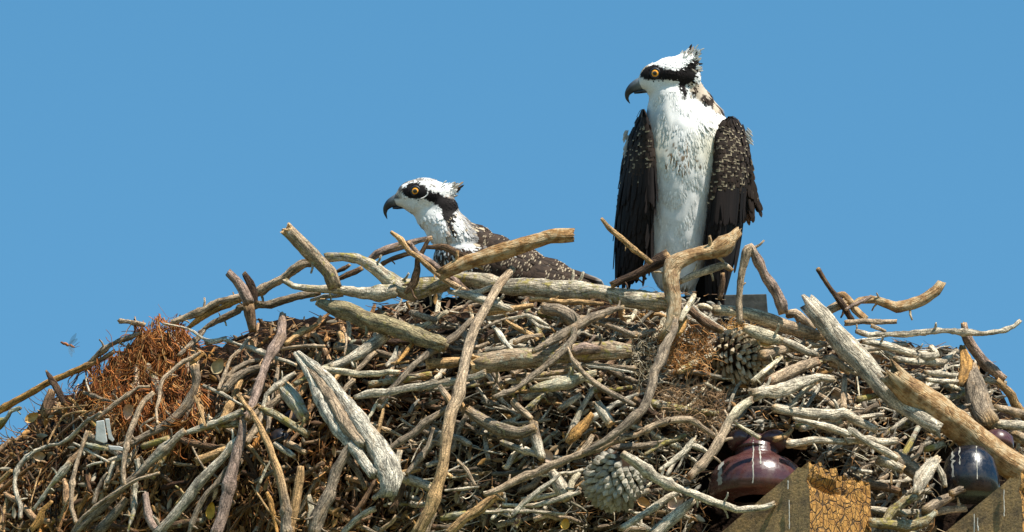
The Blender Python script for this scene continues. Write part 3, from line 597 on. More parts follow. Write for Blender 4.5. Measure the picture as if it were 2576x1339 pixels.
st('branch','g',9,'N 680,1095,52 800,1040,64 920,1000,68 1040,965,62 1110,1012,32','knobbly stick with orange snapped tip under the broken arm',.15,tip='o',tint2=('o',.85,1))
st('branch','n',10,'H 1155,740,72 N 1165,1339,58 1170,1200,50 1185,1080,52 1200,980,62 1230,850,88 1262,815,80 1300,880,80 1350,980,80 1400,1080,90 1470,1190,100 1515,1290,112 1530,1360,95','grey stick bent double like a hairpin right of the standing osprey',.08,rough=.1,tint2=('p',.5,.6))
st('branch','c',8,'H 930,590,110 1030,600,112 1100,610,116 1300,660,142 1500,720,150 1700,790,150 1850,850,142 1980,875,70','smooth tan cane lying on the rim right of the standing osprey',0,rough=.02,tint2=('n',.3,.6))
st('log','c',9,'H 1220,790,60 1300,820,130 1380,860,155 1480,890,145 1560,905,70','pale stub with a dark knothole right of the upper pine cone',0,rough=.06,group='logs in the nest')
st('branch','g',8,'H 1560,905,70 1700,960,92 1820,1020,92 1935,1052,60',None,.15); st('branch','n',7,'H 1390,1060,130 1600,985,112 1800,950,92 1880,910,70 2000,850,60',None,.1)
st('branch','b',7,'H 650,600,80 760,700,92 850,760,102 970,815,62'); st('stick','n',8,'H 1830,960,70 1950,960,60 2060,930,45',None,.1)
st('branch','n',5,'H 1650,650,90 1720,640,110 1780,690,110 1900,790,80'); st('stick','b',7,'H 960,480,62 980,360,62 985,240,50')
st('log','g',10,'K 470,480,190 530,545,215 650,690,235 800,860,240 950,1010,240 1130,1210,235 1300,1400,190 L 1420,450,130','split silvery log slanting down the right flank with pointed splinter',.04,mat=DRIFT,rough=.05,tip='w',wobble=.2,ragged=1.2,group='logs in the nest')
st('log','t',11,'L 1130,70,180 1220,150,230 1400,270,262 1600,410,270 1800,570,265 2000,720,255 2200,850,250 2330,930,200','peeling tan bark log with pale snapped end at the right',.05,mat=PEEL,wobble=.5,rough=.1,ragged=1.6,tip='c',group='logs in the nest')
st('branch','t',4,'K 1750,215,105 1700,285,128 1580,370,130 1430,430,122 1300,458,112 1180,420,112 1050,392,92 920,392,80 850,450,85 900,510,82 970,570,60 | K 700,330,40 760,330,75 830,420,85','curved tan branch with upturned rounded tip on the right skyline',.05,mat=PEEL,rough=.08)
st('stick','d',5,'K 508,75,50 560,170,52 630,280,55 700,370,66 780,470,72 840,580,50','slim dark stick poking up on the right skyline'); st('twig','p',6,'K 1045,348,38 950,390,42 860,430,42 780,480,36')
st('branch','n',4,'K 590,490,85 680,440,100 750,415,110'); st('branch','n',6,'K 790,625,62 950,600,66 1100,605,62 1275,598,52',None,.15,tip='o',rough=.18)
st('branch','g',7,'K 900,700,60 1000,735,72 1150,730,66 1400,730,70 1600,700,62 1800,690,52 1980,700,70 2150,720,62 2350,690,52 2470,640,55 2530,590,50','long knobbly pale stick reaching out over the sky at the right',.15,rough=.25)
st('branch','p',5,'K 1965,620,62 1985,730,102 2050,850,112 2150,980,112 2250,1080,112 2365,1160,80','upright purplish branch leaning at the right edge skyline',0)
st('bark_strip','o',7,'K 1955,860,90 1985,990,135 1990,1100,130 1940,1230,40','freshly split orange wood splinter at the right flank',0,rough=.2,flat=.6)
st('log','G',7,'K 2040,1060,110 2080,1180,190 L 1790,170,200 1820,280,210 1880,400,180','grey pitted post standing under the orange splinter',.08,group='logs in the nest')
st('branch','g',6,'K 960,800,42 1150,830,85 1350,890,95 1550,945,102 1700,930,75 1640,850,40',None,.15); st('branch','g',5,'K 1300,960,50 1500,1010,80 1750,1000,80 1900,880,50')
st('branch','g',5,'K 2150,1170,62 2300,1205,75 2395,1215,40'); st('stick','g',6,'K 1590,1110,52 1800,1130,62 1960,1150,60'); st('stick','g',6,'K 1600,1180,42 1750,1200,50 1950,1195,40')
st('branch','t',6,'K 2300,1190,80 2450,1340,115 L 2100,250,102 2200,370,110'); st('branch','n',7,'L 1940,270,60 2060,305,82 2200,350,82'); st('branch','g',7,'L 1930,400,75 2080,425,92 2200,435,92',None,.2)
st('branch','n',8,'L 2100,510,80 2200,560,90'); st('stick','n',7,'K 1050,640,52 1180,700,42')
st('branch','g',7,'L 960,730,90 1050,760,95 1125,800,85',None,.15,cut=-1); st('log','G',6,'L 1090,700,130 1180,770,160 1310,880,150',None,.05,group='logs in the nest')
st('branch','m',9,'L 880,1265,80 1050,1290,105 1200,1290,105 1330,1250,92 1410,1170,70 | L 1000,1260,70 1050,1170,85 1150,1090,85 1275,1030,85','forked mossy antler-like branch at the bottom right of the beam',.3,rough=.15,cut=None)
st('branch','g',8,'L 1270,1250,92 1400,1185,82 1550,1150,62 1665,1140,55',None,.2); st('branch','G',9,'L 1370,1160,100 1450,1090,102 1550,1035,80',None,.1); st('branch','b',7,'L 860,930,82 1000,960,82 1105,990,60')
st('stick','g',7,'L 870,1150,60 1020,1160,70 1200,1180,66 1330,1160,50',None,.2); st('stick','m',8,'L 1345,635,60 1485,590,60',None,.35); st('twig','t',8,'L 1045,840,22 1050,930,22')
st('branch','g',7,'L 280,460,70 380,430,60 410,440,40',None,.3,rough=.3); st('branch','n',8,'L 170,560,50 230,590,80 310,590,70',None,.2)
st('stick','n',8,'L 560,280,40 610,235,50'); st('stick','m',8,'L 760,210,50 860,190,60 970,170,50',None,.35); st('bark_strip','r',7,'L 810,140,50 900,130,50',None,0,flat=.4)
st('bark_strip','g',12,'L 1255,1010,60 1300,900,130 1370,790,150 1450,705,70','grey weathered bark slab hanging in front of the dark insulator',.1,flat=.4,rough=.2)
st('stick','g',11,'L 1440,760,50 1490,860,60 1510,950,40',None,.1)
st('stick','G',11,'L 1560,1010,60 1700,960,60 1850,975,50')
st('branch','n',6,'L 640,290,60 640,180,60 650,40,45',None,.15,rough=.25); st('branch','g',7,'K 560,970,60 650,960,80 780,1060,70 900,1120,50',None,.1)
st('stick','t',6,'X 1950,1105,18 1975,1095,18 1990,1080,12'); st('stick','n',6,'I 2080,130,60 2150,160,70 2250,230,60'); st('stick','o',7,'I 1980,240,40 2090,205,30')

# ------------------------------------------------------------------ smaller individual sticks between the traced ones
def field(x, y):
    """(colour, mean angle, spread) by region of the nest"""
    t = y - np.interp(x, RSX, RSY)
    if x < 950: c = random.choice('GGntgtbbodtn'); a = random.choice([50, 60, 75, 100, 40, -30]); s = 18
    elif x < 1700: c = random.choice('Ggngtgbcwd'); a = random.choice([15, -15, 35, -40, 60, 0]); s = 18
    else: c = random.choice('gggwnGgcg'); a = random.choice([0, -15, 15, 35, -30, 60]); s = 16
    return c, a, s
def field_path(x, y, L, dia):
    c, a, s = field(x, y); a = R(a + random.gauss(0, s)); b = random.gauss(0, .05); pts = []
    for u in (-.5, -.2, .15, .5):
        px = x + math.cos(a) * L * u - math.sin(a) * L * b * (u * u * 2 - .25); py = y - math.sin(a) * L * u - math.cos(a) * L * b * (u * u * 2 - .25)
        pts.append((px, py, dia * (1 - .35 * abs(u + .2))))
    return c, pts
def clear(p): return not (1775 < p[0] < 2040 and p[1] > 1085) and not (2350 < p[0] < 2510 and p[1] > 1105)
def ok(pts, marg=8): return all(clear(p) for p in pts) and all(p[1] > np.interp(p[0], RIMX, RIMY) + marg for p in pts)
cnt = 0
while cnt < 95:
    x = random.uniform(-20, 2590); y = random.uniform(780, 1350)
    L = random.uniform(60, 210); dia = random.uniform(10, 24)
    c, pts = field_path(x, y, L, dia)
    if not ok(pts): continue
    stick('stick' if dia > 12 else 'twig', c, random.choice([0, 1, 2, 2]), [tuple(p) for p in pts], None, random.choice([0, .1, .25, .35]), rough=.12); cnt += 1
# rim sticks that break the skyline
# ------------------------------------------------------------------ uncountable small stuff
class Bag:
    def __init__(s): s.V = []; s.F = []; s.T = []; s.L = []; s.n = 0
    def add(s, V, F, col, LC=None):
        s.V.append(V); s.F += (np.asarray(F) + s.n).tolist() if isinstance(F, np.ndarray) else [[i + s.n for i in f] for f in F]; s.n += len(V)
        s.T.append(np.zeros((len(V), 3)) + col); s.L.append(np.zeros((len(V), 3)) if LC is None else LC)
    def build(s, name, mat, label, cat, **k):
        o = mkmesh(name, np.vstack(s.V), s.F, mat, None, np.vstack(s.T), np.vstack(s.L), k.pop('lich', 0.1)); return setp(o, label, cat, kind='stuff')
bag = Bag()
MID = 420
N_TW = 2350; i = 0
while i < N_TW + MID:
    x = random.uniform(-60, 2640) if i % 8 else random.choice((random.uniform(-330, -60), random.uniform(2640, 2880))); y = random.uniform(770, 1400) if i % 8 else random.uniform(1080, 1540); L = random.uniform(40, 210) * random.choice([1, 1, .5]); dia = random.choice([2.5, 3, 4, 5, 6, 7, 8, 10, 12, 14])
    big = i >= N_TW
    if big: L = random.uniform(45, 150); dia = random.uniform(10, 20); x = random.uniform(-60, 2640); y = random.uniform(760, 1380)
    c, pts = field_path(x, y, L, dia)
    if big and random.random() < .5: c = random.choice('gwnGc')
    if not ok(pts, -7 if random.random() < .5 else 12): continue
    i += 1; a = catmull(np.array(pts), 9, .5); n = len(a); u = np.linspace(0, 1, n)
    q = random.uniform(0, 99)
    kk = np.arange(0, n + 4, 3.0); a[:, 0] += np.interp(np.arange(n), kk, rng.normal(0, dia * .28, len(kk))); a[:, 1] += np.interp(np.arange(n), kk, rng.normal(0, dia * .28, len(kk)))
    d = S(a[:, 0], a[:, 1]); d = np.polyval(np.polyfit(u, d, 1), u) + random.uniform(-.035, .11) + random.uniform(-.05, .05) * (u - .5)
    V, F, LC = tube(P(a[:, 0], a[:, 1], d), np.maximum(a[:, 2], 2) * .5 * PX, 6, .12, q, caps=True)
    bag.add(V, F, np.array(COL[c]) * random.choice([.8, 1.0, 1.15] if big else [.25, .42, .6, .8, 1.1]) * (np.array((1.05, .88, .72)) if pts[0][0] < 950 else 1), LC)
bag.build('small_twigs', WOOD, 'mass of small broken twigs filling the gaps between the larger sticks', 'small twigs', lich=.14)
# fibres and rootlets
def strand(bag, x, y, d, ang, L, dia, col, wig=1.0, grav=0.0, k=3, q=None):
    n = max(4, int(L / 9)); q = random.uniform(0, 999) if q is None else q + random.uniform(-.12, .12); pts = np.zeros((n, 3)); a = R(ang); st_ = L / n
    for j in range(n):
        pts[j] = (x, y, d); a += wig * .9 * mnoise.noise(Vector((j * .45, q, 0))) ; a += grav * (R(-90) - a) * .12
        x += math.cos(a) * st_; y -= math.sin(a) * st_; d += .006 * mnoise.noise(Vector((q, j * .4, 0)))
    W3 = P(pts[:, 0], pts[:, 1], pts[:, 2]); T = np.gradient(W3, axis=0); T /= np.linalg.norm(T, axis=1)[:, None] + 1e-9
    U = np.cross(T, fwd); U /= np.linalg.norm(U, axis=1)[:, None] + 1e-9; B = np.cross(T, U); r = dia * .5 * PX * np.linspace(1, .5, n)[:, None]
    V = np.concatenate([(W3 + U * r)[:, None], (W3 - U * r * .5 - B * r * .87)[:, None], (W3 - U * r * .5 + B * r * .87)[:, None]], 1).reshape(-1, 3)
    ia = np.arange(n - 1)[:, None] * 3 + np.arange(3)[None]; ib = np.arange(n - 1)[:, None] * 3 + (np.arange(3)[None] + 1) % 3
    bag.add(V, np.stack([ia, ib, ib + 3, ia + 3], -1).reshape(-1, 4), col)
def inpoly(x, y, poly):
    c = False; j = len(poly) - 1
    for i in range(len(poly)):
        xi, yi = poly[i]; xj, yj = poly[j]
        if (yi > y) != (yj > y) and x < (xj - xi) * (y - yi) / (yj - yi + 1e-9) + xi: c = not c
        j = i
    return c
BUN = (400, 830, -.05, 5.0, -90, 90)
RUST1 = [(330, 812), (380, 806), (460, 800), (480, 850), (470, 930), (450, 960), (520, 990), (530, 1080), (430, 1100), (330, 1080), (250, 1000), (215, 985), (215, 930), (250, 905), (325, 880)]
fb = Bag(); i = 0
while i < 1900:
    x = random.uniform(200, 540); y = random.uniform(800, 1100)
    if not inpoly(x, y, RUST1): continue
    i += 1
    if i % 3: bx, by, bd, bq, ba, bl = BUN; x = bx + random.gauss(0, 5); y = by + random.gauss(0, 6); dz = bd + random.gauss(0, .006); an = ba + random.gauss(0, 7); ll = bl * random.uniform(.5, 1.1)
    else: dz = S(x, y) + random.uniform(-.10, .02); bq = random.uniform(0, 999); an = random.gauss(-92, 20); ll = random.uniform(50, 150); BUN = (x, y, dz, bq, an, ll) if i % 12 == 0 or i < 4 else BUN
    c = np.array(random.choice([(.42, .14, .035), (.52, .20, .05), (.17, .06, .02), (.58, .32, .12), (.36, .12, .035), (.14, .06, .03)])) * random.uniform(.8, 1.25)
    strand(fb, x, y - 12, dz, an, ll, random.uniform(1.6, 4.2), c, 1.35, .42, q=bq)
fb.build('rusty_rootlets', FIBRE, 'clump of rust-coloured hanging rootlets on the left shoulder of the nest', 'rootlets')
fb = Bag(); i = 0
PADS = [([(1650, 830), (1700, 815), (1790, 830), (1800, 880), (1790, 930), (1700, 940), (1660, 900)], 520, [(.45, .21, .07), (.5, .28, .11), (.36, .16, .05)]),
        ([(1640, 985), (1720, 970), (1830, 990), (1820, 1080), (1760, 1090), (1660, 1040)], 480, [(.30, .19, .10), (.36, .22, .11), (.22, .13, .07)]),
        ([(1590, 850), (1660, 850), (1680, 950), (1600, 960)], 160, [(.5, .42, .30), (.4, .32, .2)]),
        ([(1820, 815), (1880, 815), (1930, 850), (1920, 880), (1850, 850)], 200, [(.50, .26, .08), (.55, .33, .12)])]
for poly, n_, cols in PADS:
    i = 0; xs_, ys_ = zip(*poly)
    while i < n_:
        x = random.uniform(min(xs_), max(xs_)); y = random.uniform(min(ys_), max(ys_))
        if not inpoly(x, y, poly): continue
        i += 1; strand(fb, x, y, S(x, y) + random.uniform(-.10, -.01), random.uniform(0, 360), random.uniform(20, 60), random.uniform(1.4, 3.0), np.array(random.choice(cols)) * random.uniform(.8, 1.2), 2.6)
fb.build('shredded_bark_wads', FIBRE, 'wads of tangled orange-brown bark fibre around the upper pine cone', 'bark fibre')
fb = Bag()
for i in range(8000):
    x = random.uniform(-60, 2640) if i % 7 else random.choice((random.uniform(-360, -60), random.uniform(2640, 2920))); r = np.interp(x, RIMX, RIMY); y = random.uniform(r + 2, max(r + 20, 1380 if i % 7 else 1560))
    if not clear((x, y)): continue
    if x < 900 and y > 1000:
        c = np.array(random.choice([(.40, .16, .05), (.58, .33, .13), (.62, .42, .20), (.46, .24, .09), (.15, .06, .025), (.52, .31, .13), (.40, .15, .045), (.30, .10, .03)])); ang = random.gauss(-98, 24); gr = .4; wg = .9; L = random.uniform(35, 140)
    elif x < 1000: c = np.array(random.choice([(.30, .15, .06), (.42, .26, .13), (.13, .065, .03), (.34, .13, .05)])); ang = random.uniform(0, 360); gr = 0; wg = random.choice([.4, .9, 1.8]); L = random.uniform(25, 95)
    else: c = np.array(random.choice([(.40, .29, .17), (.58, .50, .36), (.16, .09, .05), (.42, .22, .09)])); ang = random.uniform(0, 360); gr = 0; wg = random.choice([.3, .8, 1.8]); L = random.uniform(25, 95)
    if y - r < 75: ang = random.choice((0, 180)) + random.gauss(-6, 14); L *= .6; wg *= .5
    strand(fb, x, y, S(x, y) + random.uniform(-.03, .11), ang, L, random.uniform(1.4, 4.0), c * random.choice([.4, .65, .9, 1.2]), wg, gr)
fb.build('dry_stalks', FIBRE, 'dry grass stalks and thin roots matted through the whole nest', 'dry stalks')
# bark flakes, leaf scraps
fb = Bag()
def flake(x, y, d, L, W, ang, col, curl=.5):
    a = R(ang); ta = random.uniform(-.8, .8); nu, nv = 4, 3; V = []
    for i in range(nu):
        u = i / (nu - 1) - .5
        for j in range(nv):
            v = j / (nv - 1) - .5; wd = W * (1 - (2 * abs(u)) ** 2 * .75) * random.uniform(.8, 1.2)
            V.append((x + math.cos(a) * u * L - math.sin(a) * v * wd, y - math.sin(a) * u * L - math.cos(a) * v * wd, d + PX * (ta * u * L + curl * W * (v * v) * 2 - curl * L * u * u)))
    V = np.array(V); F = [[i * nv + j, i * nv + j + 1, (i + 1) * nv + j + 1, (i + 1) * nv + j] for i in range(nu - 1) for j in range(nv - 1)]
    fb.add(P(V[:, 0], V[:, 1], V[:, 2]), F, col)
for i in range(3600):
    x = random.uniform(-60, 2640); r = np.interp(x, RIMX, RIMY); y = random.uniform(r + 10, 1380)
    c = random.choice([(.30, .17, .08), (.42, .28, .15), (.5, .42, .3), (.16, .09, .05), (.5, .27, .09)]) if x < 1700 else random.choice([(.45, .4, .32), (.55, .5, .4), (.3, .24, .18), (.48, .26, .1)])
    if not clear((x, y)): continue
    s = random.uniform(4, 17); flake(x, y, S(x, y) + random.uniform(-.04, .10), s * 1.8, s * .7, random.uniform(0, 180), np.array(c) * random.uniform(.4, 1.0))
fb.build('bark_crumbs', FIBRE, 'crumbs of bark and dead leaf scattered between the sticks', 'bark crumbs')

def PV(a): a = np.asarray(a, float); return P(a[:, 0], a[:, 1], a[:, 2] * PX)       # all three in photo units
# ------------------------------------------------------------------ pine cones
def cone(name, base, axis, length, rad, n, col, label, depth, wk=1.0, lk=1.0, blunt=0, openness=1.0, gape=0.2):
    ax = np.array(axis, float); ax /= np.linalg.norm(ax); t = np.array([0, 0, 1.0]); e1 = np.cross(ax, t); e1 /= np.linalg.norm(e1); e2 = np.cross(ax, e1)
    base = np.array([base[0], base[1], 0.0])
    rt = root(name, P(base[0], base[1], depth), label=label, cat='pine cone', group='pine cones lodged in the nest')
    # inner body
    V = []; F = []; m, k = 14, 16
    for i in range(m):
        u = i / (m - 1); r = rad * .62 * math.sin(math.pi * min(1, .18 + .82 * u)) ** .7
        for j in range(k): th = j / k * 2 * math.pi; V.append(base + ax * u * length * .95 + (e1 * math.cos(th) + e2 * math.sin(th)) * r)
    F = [(i * k + j, i * k + (j + 1) % k, (i + 1) * k + (j + 1) % k, (i + 1) * k + j) for i in range(m - 1) for j in range(k)]
    A = PV(V) + fwd * depth
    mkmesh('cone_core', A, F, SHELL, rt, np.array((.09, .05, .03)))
    V = []; F = []; T = []
    for i in range(n):
        u = (i + .5) / n; th = i * 2.39996; prof = math.sin(math.pi * (.14 + .80 * u)) ** .75
        rr = rad * prof; o = (e1 * math.cos(th) + e2 * math.sin(th)); tan = np.cross(ax, o)
        lean = (.25 + .9 * (1 - u)) * openness                  # scales near the base open outward
        tipd = o * math.sin(lean) * 1.0 + ax * math.cos(lean) * .9; tipd /= np.linalg.norm(tipd)
        w = rad * (.20 + .12 * prof) * wk; Ls = rad * (.66 * prof + .15) * lk; rootp = base + ax * (u * length * .9) + o * rr * (.45 if lk > .8 else .68)
        nrm = np.cross(tipd, tan); nrm /= np.linalg.norm(nrm); nrm = nrm if nrm @ o > 0 else -nrm
        th_ = rad * .075
        sect = [(0, .35, .6), (.50, .8, .8), (.74, 1.0, 1.4), (.93, .74, 1.5), (1.12, .12, .7)] if not blunt else [(0, .5, .6), (.50, .9, .8), (.74, 1.0, 1.1), (.95, .85, 1.2), (1.08, .5, .8)]
        b0 = len(V)
        cc = np.array(col) * random.uniform(.7, 1.25); tipd = tipd + rng.normal(0, .07, 3)
        for q, (s, ww, hh) in enumerate(sect):
            c = rootp + tipd * Ls * s
            for a, b_ in ((-1, 0), (0, 1), (1, 0), (0, -1)):
                V.append(c + tan * a * w * .5 * ww + nrm * b_ * th_ * hh * (1.0 if b_ > 0 else .6)); T.append(cc * (.10 if q < 2 else .9 if q < 4 else .7))  # scale roots darkened to paint shade into the gaps between scales
        for q in range(4):
            for j in range(4): F.append((b0 + q * 4 + j, b0 + q * 4 + (j + 1) % 4, b0 + (q + 1) * 4 + (j + 1) % 4, b0 + (q + 1) * 4 + j))
        F.append((b0 + 16, b0 + 17, b0 + 18, b0 + 19))
    mkmesh('scales', PV(V) + fwd * depth, F, SHELL, rt, np.array(T), smooth=False)
    return rt
cone('pine_cone', (1802, 868), (.86, .36, -.30), 150, 62, 190, (.56, .45, .30), 'large open grey-tan pine cone wedged high on the right side of the nest', -.15)
cone('pine_cone', (1572, 1138), (-.42, .80, .35), 138, 74, 240, (.48, .43, .34), 'silvery pine cone with its base turned outward low in the middle', -.50, openness=.95, wk=.95, lk=.85)
# ------------------------------------------------------------------ insulators
def glaze(name, col):
    m = plain(name, col, .25, .5, .2, nz=(40, .3)); n = m.node_tree; b = n.nodes['Principled BSDF']; src = b.inputs['Base Color'].links[0].from_socket; g = N(n, 'NewGeometry')
    f = noisen(n, g.outputs['Position'], 28, 6, .75); r = ramp(n, [(.50, 0.0), (.75, .35)]); n.links.new(f, r.inputs[0]); n.links.new(mix(n, src, (.16, .11, .07), r.outputs[0]), b.inputs['Base Color'])
    r2 = ramp(n, [(.45, .22), (.70, .45)]); n.links.new(f, r2.inputs[0]); n.links.new(r2.outputs[0], b.inputs['Roughness']); return m
GL_B = glaze('brown_glaze', (.075, .028, .026)); GL_N = glaze('dark_blue_glaze', (.006, .008, .014)); WIREM = plain('old_metal', (.25, .22, .19), .5, .5, nz=(120, .3))
def lathe(prof, cx, cy, d, k=40, tilt=0.0):
    c = P(cx, cy, d); V = []
    q = []
    for (r, h) in prof:
        for j in range(k):
            t = j / k * 2 * math.pi; v = np.array([math.cos(t) * r * PX, math.sin(t) * r * PX, -h * PX]); v = np.array([v[0] * math.cos(tilt) - v[2] * math.sin(tilt), v[1], v[0] * math.sin(tilt) + v[2] * math.cos(tilt)])
            V.append(c + v)
    n = len(prof); F = [(i * k + j, i * k + (j + 1) % k, (i + 1) * k + (j + 1) % k, (i + 1) * k + j) for i in range(n - 1) for j in range(k)] + [tuple(range(k)), tuple(range((n - 1) * k, n * k))]
    return V, F
def insulator():
    d = -.33; cx = 1900; rt = root('insulator', P(cx, 1262, d), label='brown glazed ceramic insulator with two ears and white dropping streaks by the crossarm', cat='insulator')
    prof = [(60, 146), (108, 142), (118, 134), (121, 118), (120, 100), (114, 80), (103, 62), (86, 47), (66, 38), (57, 33), (54, 26), (53, 6), (48, 0), (40, -3)]
    V, F = lathe([(r, h) for r, h in prof], cx + 4, 1120, d); mkmesh('bell', V, F, GL_B, rt)
    for sx, rx in ((-42, 30), (40, 38)):                          # two ears either side of the wire groove
        V = []; m, k = 16, 24; c = P(cx + sx + 2, 1110, d)
        for i in range(m + 1):
            a = math.pi * i / m
            for j in range(k):
                b = 2 * math.pi * j / k; V.append(c + PX * np.array([rx * math.sin(a) * math.cos(b), 46 * math.sin(a) * math.sin(b), 26 * math.cos(a) * (1 + .25 * math.sin(a) * math.cos(b) * (1 if sx > 0 else -1))]))
        F = [(i * k + j, i * k + (j + 1) % k, (i + 1) * k + (j + 1) % k, (i + 1) * k + j) for i in range(m) for j in range(k)]
        mkmesh('ear', V, F, GL_B, rt)
    V, F = lathe([(24, -4), (33, 8), (40, 18), (50, 34)], cx, 1100, d); mkmesh('neck', V, F, GL_B, rt)
    V, F = lathe([(10, 0), (10, 90)], cx - 20, 1258, d, 14); mkmesh('pin', V, F, WIREM, rt)
    for x0, wd, y0, y1 in ((-88, 17, 60, 126), (-12, 5, 2, 134), (6, 6, 4, 84)):
        V = []; F = []; n = 16
        for i in range(n):
            h = y0 + (y1 - y0) * i / (n - 1); r = np.interp(h, [a[1] for a in prof[::-1]], [a[0] for a in prof[::-1]]) + .9
            for s in (-1, 0, 1):
                xx = max(-r * .97, min(r * .97, x0 * (r / 98) ** .3 + s * wd * .5 * (.55 + 1.1 * mnoise.noise(Vector((h * .12, x0, s)))) + 3 * mnoise.noise(Vector((h * .04, x0, 7)))))
                V.append(P(cx + 4, 1120, d) + PX * np.array([xx, -math.sqrt(max(0, r * r - xx * xx)), -h]))
        for i in range(n - 1):
            for s in (0, 1): F.append((i * 3 + s, i * 3 + s + 1, i * 3 + s + 4, i * 3 + s + 3))
        mkmesh('dropping_streak', V, F, DROP, rt)
insulator()
def small_ins(cx, cy, rad, hh, d, mat, label, tilt=0):
    rt = root('insulator', P(cx, cy, d), label=label, cat='insulator')
    V, F = lathe([(rad * .2, -2), (rad * .55, 2), (rad * .85, hh * .25), (rad, hh * .6), (rad * 1.02, hh), (rad * .8, hh * 1.04)], cx, cy, d, 36, tilt); mkmesh('bell', V, F, mat, rt); return rt
r2 = small_ins(2440, 1130, 72, 122, -.27, GL_N, 'dark blue-black glazed insulator streaked white behind the right hand crossarm')
for x0, wd, y0, y1 in ((-46, 12, 10, 90), (-28, 5, 4, 60), (14, 5, 4, 100)):
    V = []; F = []
    for i in range(12):
        h = y0 + (y1 - y0) * i / 11; r = np.interp(h, [2, 30, 73, 122], [39, 61, 72, 73]) + 1
        for s in (-1, 0, 1):
            xx = max(-r * .95, min(r * .95, x0 + s * wd * .5 * (.4 + 1.6 * mnoise.noise(Vector((h * .12, x0, s)))) + 3 * mnoise.noise(Vector((h * .05, x0, 3))))); V.append(P(2440, 1130, -.27) + PX * np.array([xx, -math.sqrt(max(0, r * r - xx * xx)), -h]))
    for i in range(11):
        for s in (0, 1): F.append((i * 3 + s, i * 3 + s + 1, i * 3 + s + 4, i * 3 + s + 3))
    mkmesh('dropping_streak', V, F, DROP, r2)
small_ins(738, 1032, 34, 40, -.18, GL_N, 'small round dark blue glazed knob peeping between sticks left of the driftwood', .2)
small_ins(706, 1082, 30, 40, -.20, GL_N, 'dark blue glazed piece half buried below the blue knob')
small_ins(2516, 1085, 40, 40, -.10, GL_B, 'dark brown insulator edge at the right behind the peeling bark log', -.2)
# ------------------------------------------------------------------ box helper, plastic clip, grey block
def slab(name, quad, d, th, mat, parent, bev=2.0):
    """quad: 4 photo points (front), extruded back by th units, edges bevelled"""
    bm = bmesh.new(); f = [bm.verts.new(P(x, y, d + (q[0] if q else 0))) for x, y, *q in quad]; b = [bm.verts.new(P(x, y, d + (q[0] if q else 0) + th * PX)) for x, y, *q in quad]
    n = len(quad); bm.faces.new(f); bm.faces.new(b[::-1])
    for i in range(n): bm.faces.new((f[i], b[i], b[(i + 1) % n], f[(i + 1) % n]))
    bmesh.ops.bevel(bm, geom=list(bm.edges), offset=bev * PX, segments=3, affect='EDGES', profile=.6)
    bmesh.ops.recalc_face_normals(bm, faces=bm.faces)
    V = [list(v.co) for v in bm.verts]; bm.verts.index_update(); F = [[v.index for v in q.verts] for q in bm.faces]; bm.free()
    return mkmesh(name, V, F, mat, parent, smooth=False)
PLAST = plain('white_plastic', (.66, .66, .62), .4, .4, nz=(60, .12))
dd_ = float(S(265, 1095)) - .13
rt = root('plastic_clip', P(265, 1128, dd_), label='white folded plastic clip stuck among the sticks on the left', cat='plastic clip')
slab('front_leaf', [(242, 1060), (262, 1057), (270, 1112), (262, 1116), (240, 1108)], dd_, 5, PLAST, rt)
slab('back_leaf', [(264, 1054), (275, 1053), (279, 1093), (288, 1106), (284, 1112), (273, 1104)], dd_ + .004, 6, PLAST, rt)
slab('foot', [(272, 1121), (300, 1123), (314, 1128), (312, 1135), (276, 1132)], dd_ - .006, 12, PLAST, rt)
GREYB = plain('weathered_grey_board', (.10, .098, .085), .85, .2, nz=(80, .25))
rt = root('grey_board', P(1880, 790, .10), label='flat grey board end sticking up behind the hairpin stick', cat='board')
slab('board_face', [(1822, 742), (1928, 740), (1933, 800), (1822, 800)], .10, 26, GREYB, rt, 1.5)
# ------------------------------------------------------------------ dry leaves on the nest
LEAFM = simple_attr('dry_leaf', .7, 90, .35, .25)
def leaf(cx, cy, L, W, ang, col, label, lift=.12, curl=.5):
    V = []; nu, nv = 12, 7; a = R(ang); d0 = float(S(cx, cy)) - lift
    for i in range(nu):
        u = i / (nu - 1); wd = W * math.sin(math.pi * u ** .8) ** .7 + .6
        for j in range(nv):
            v = j / (nv - 1) - .5; x = (u - .5) * L; y = v * wd * (1 + .12 * mnoise.noise(Vector((u * 6, v * 4, cx)))); z = -curl * (v * v * 2.2 * W - .25 * L * math.sin(u * 3)) + 3 * mnoise.noise(Vector((u * 3, v * 3, cx)))
            V.append((cx + math.cos(a) * x - math.sin(a) * y, cy - math.sin(a) * x - math.cos(a) * y, z))
    V = np.array(V); F = [(i * nv + j, i * nv + j + 1, (i + 1) * nv + j + 1, (i + 1) * nv + j) for i in range(nu - 1) for j in range(nv - 1)]
    W3 = P(V[:, 0], V[:, 1], d0 + V[:, 2] * PX); W3b = W3 + fwd * .0012; n = len(W3)
    F = F + [tuple(i + n for i in f[::-1]) for f in F]
    o = mkmesh('dead_leaf', np.vstack([W3, W3b]), F, LEAFM, None, np.array(col)); setp(o, label, 'leaf', 'dead leaves caught in the nest')
leaf(322, 1036, 42, 26, -100, (.55, .33, .20), 'pinkish curled dead leaf below the rusty roots')
leaf(548, 921, 44, 30, 60, (.42, .32, .17), 'rounded buff dead leaf right of the rusty roots')
leaf(962, 1205, 30, 26, 20, (.50, .25, .07), 'crumpled amber dead leaf right of the driftwood foot', .14)
leaf(1422, 1318, 30, 22, 80, (.62, .36, .07), 'bright amber dead leaf at the bottom edge', .14)
leaf(530, 1285, 46, 22, 80, (.60, .36, .06), 'yellow dead leaf near the bottom on the left flank', .14)
leaf(80, 1050, 40, 22, 30, (.55, .35, .12), 'yellowish dead leaf on the far left skyline', .08)
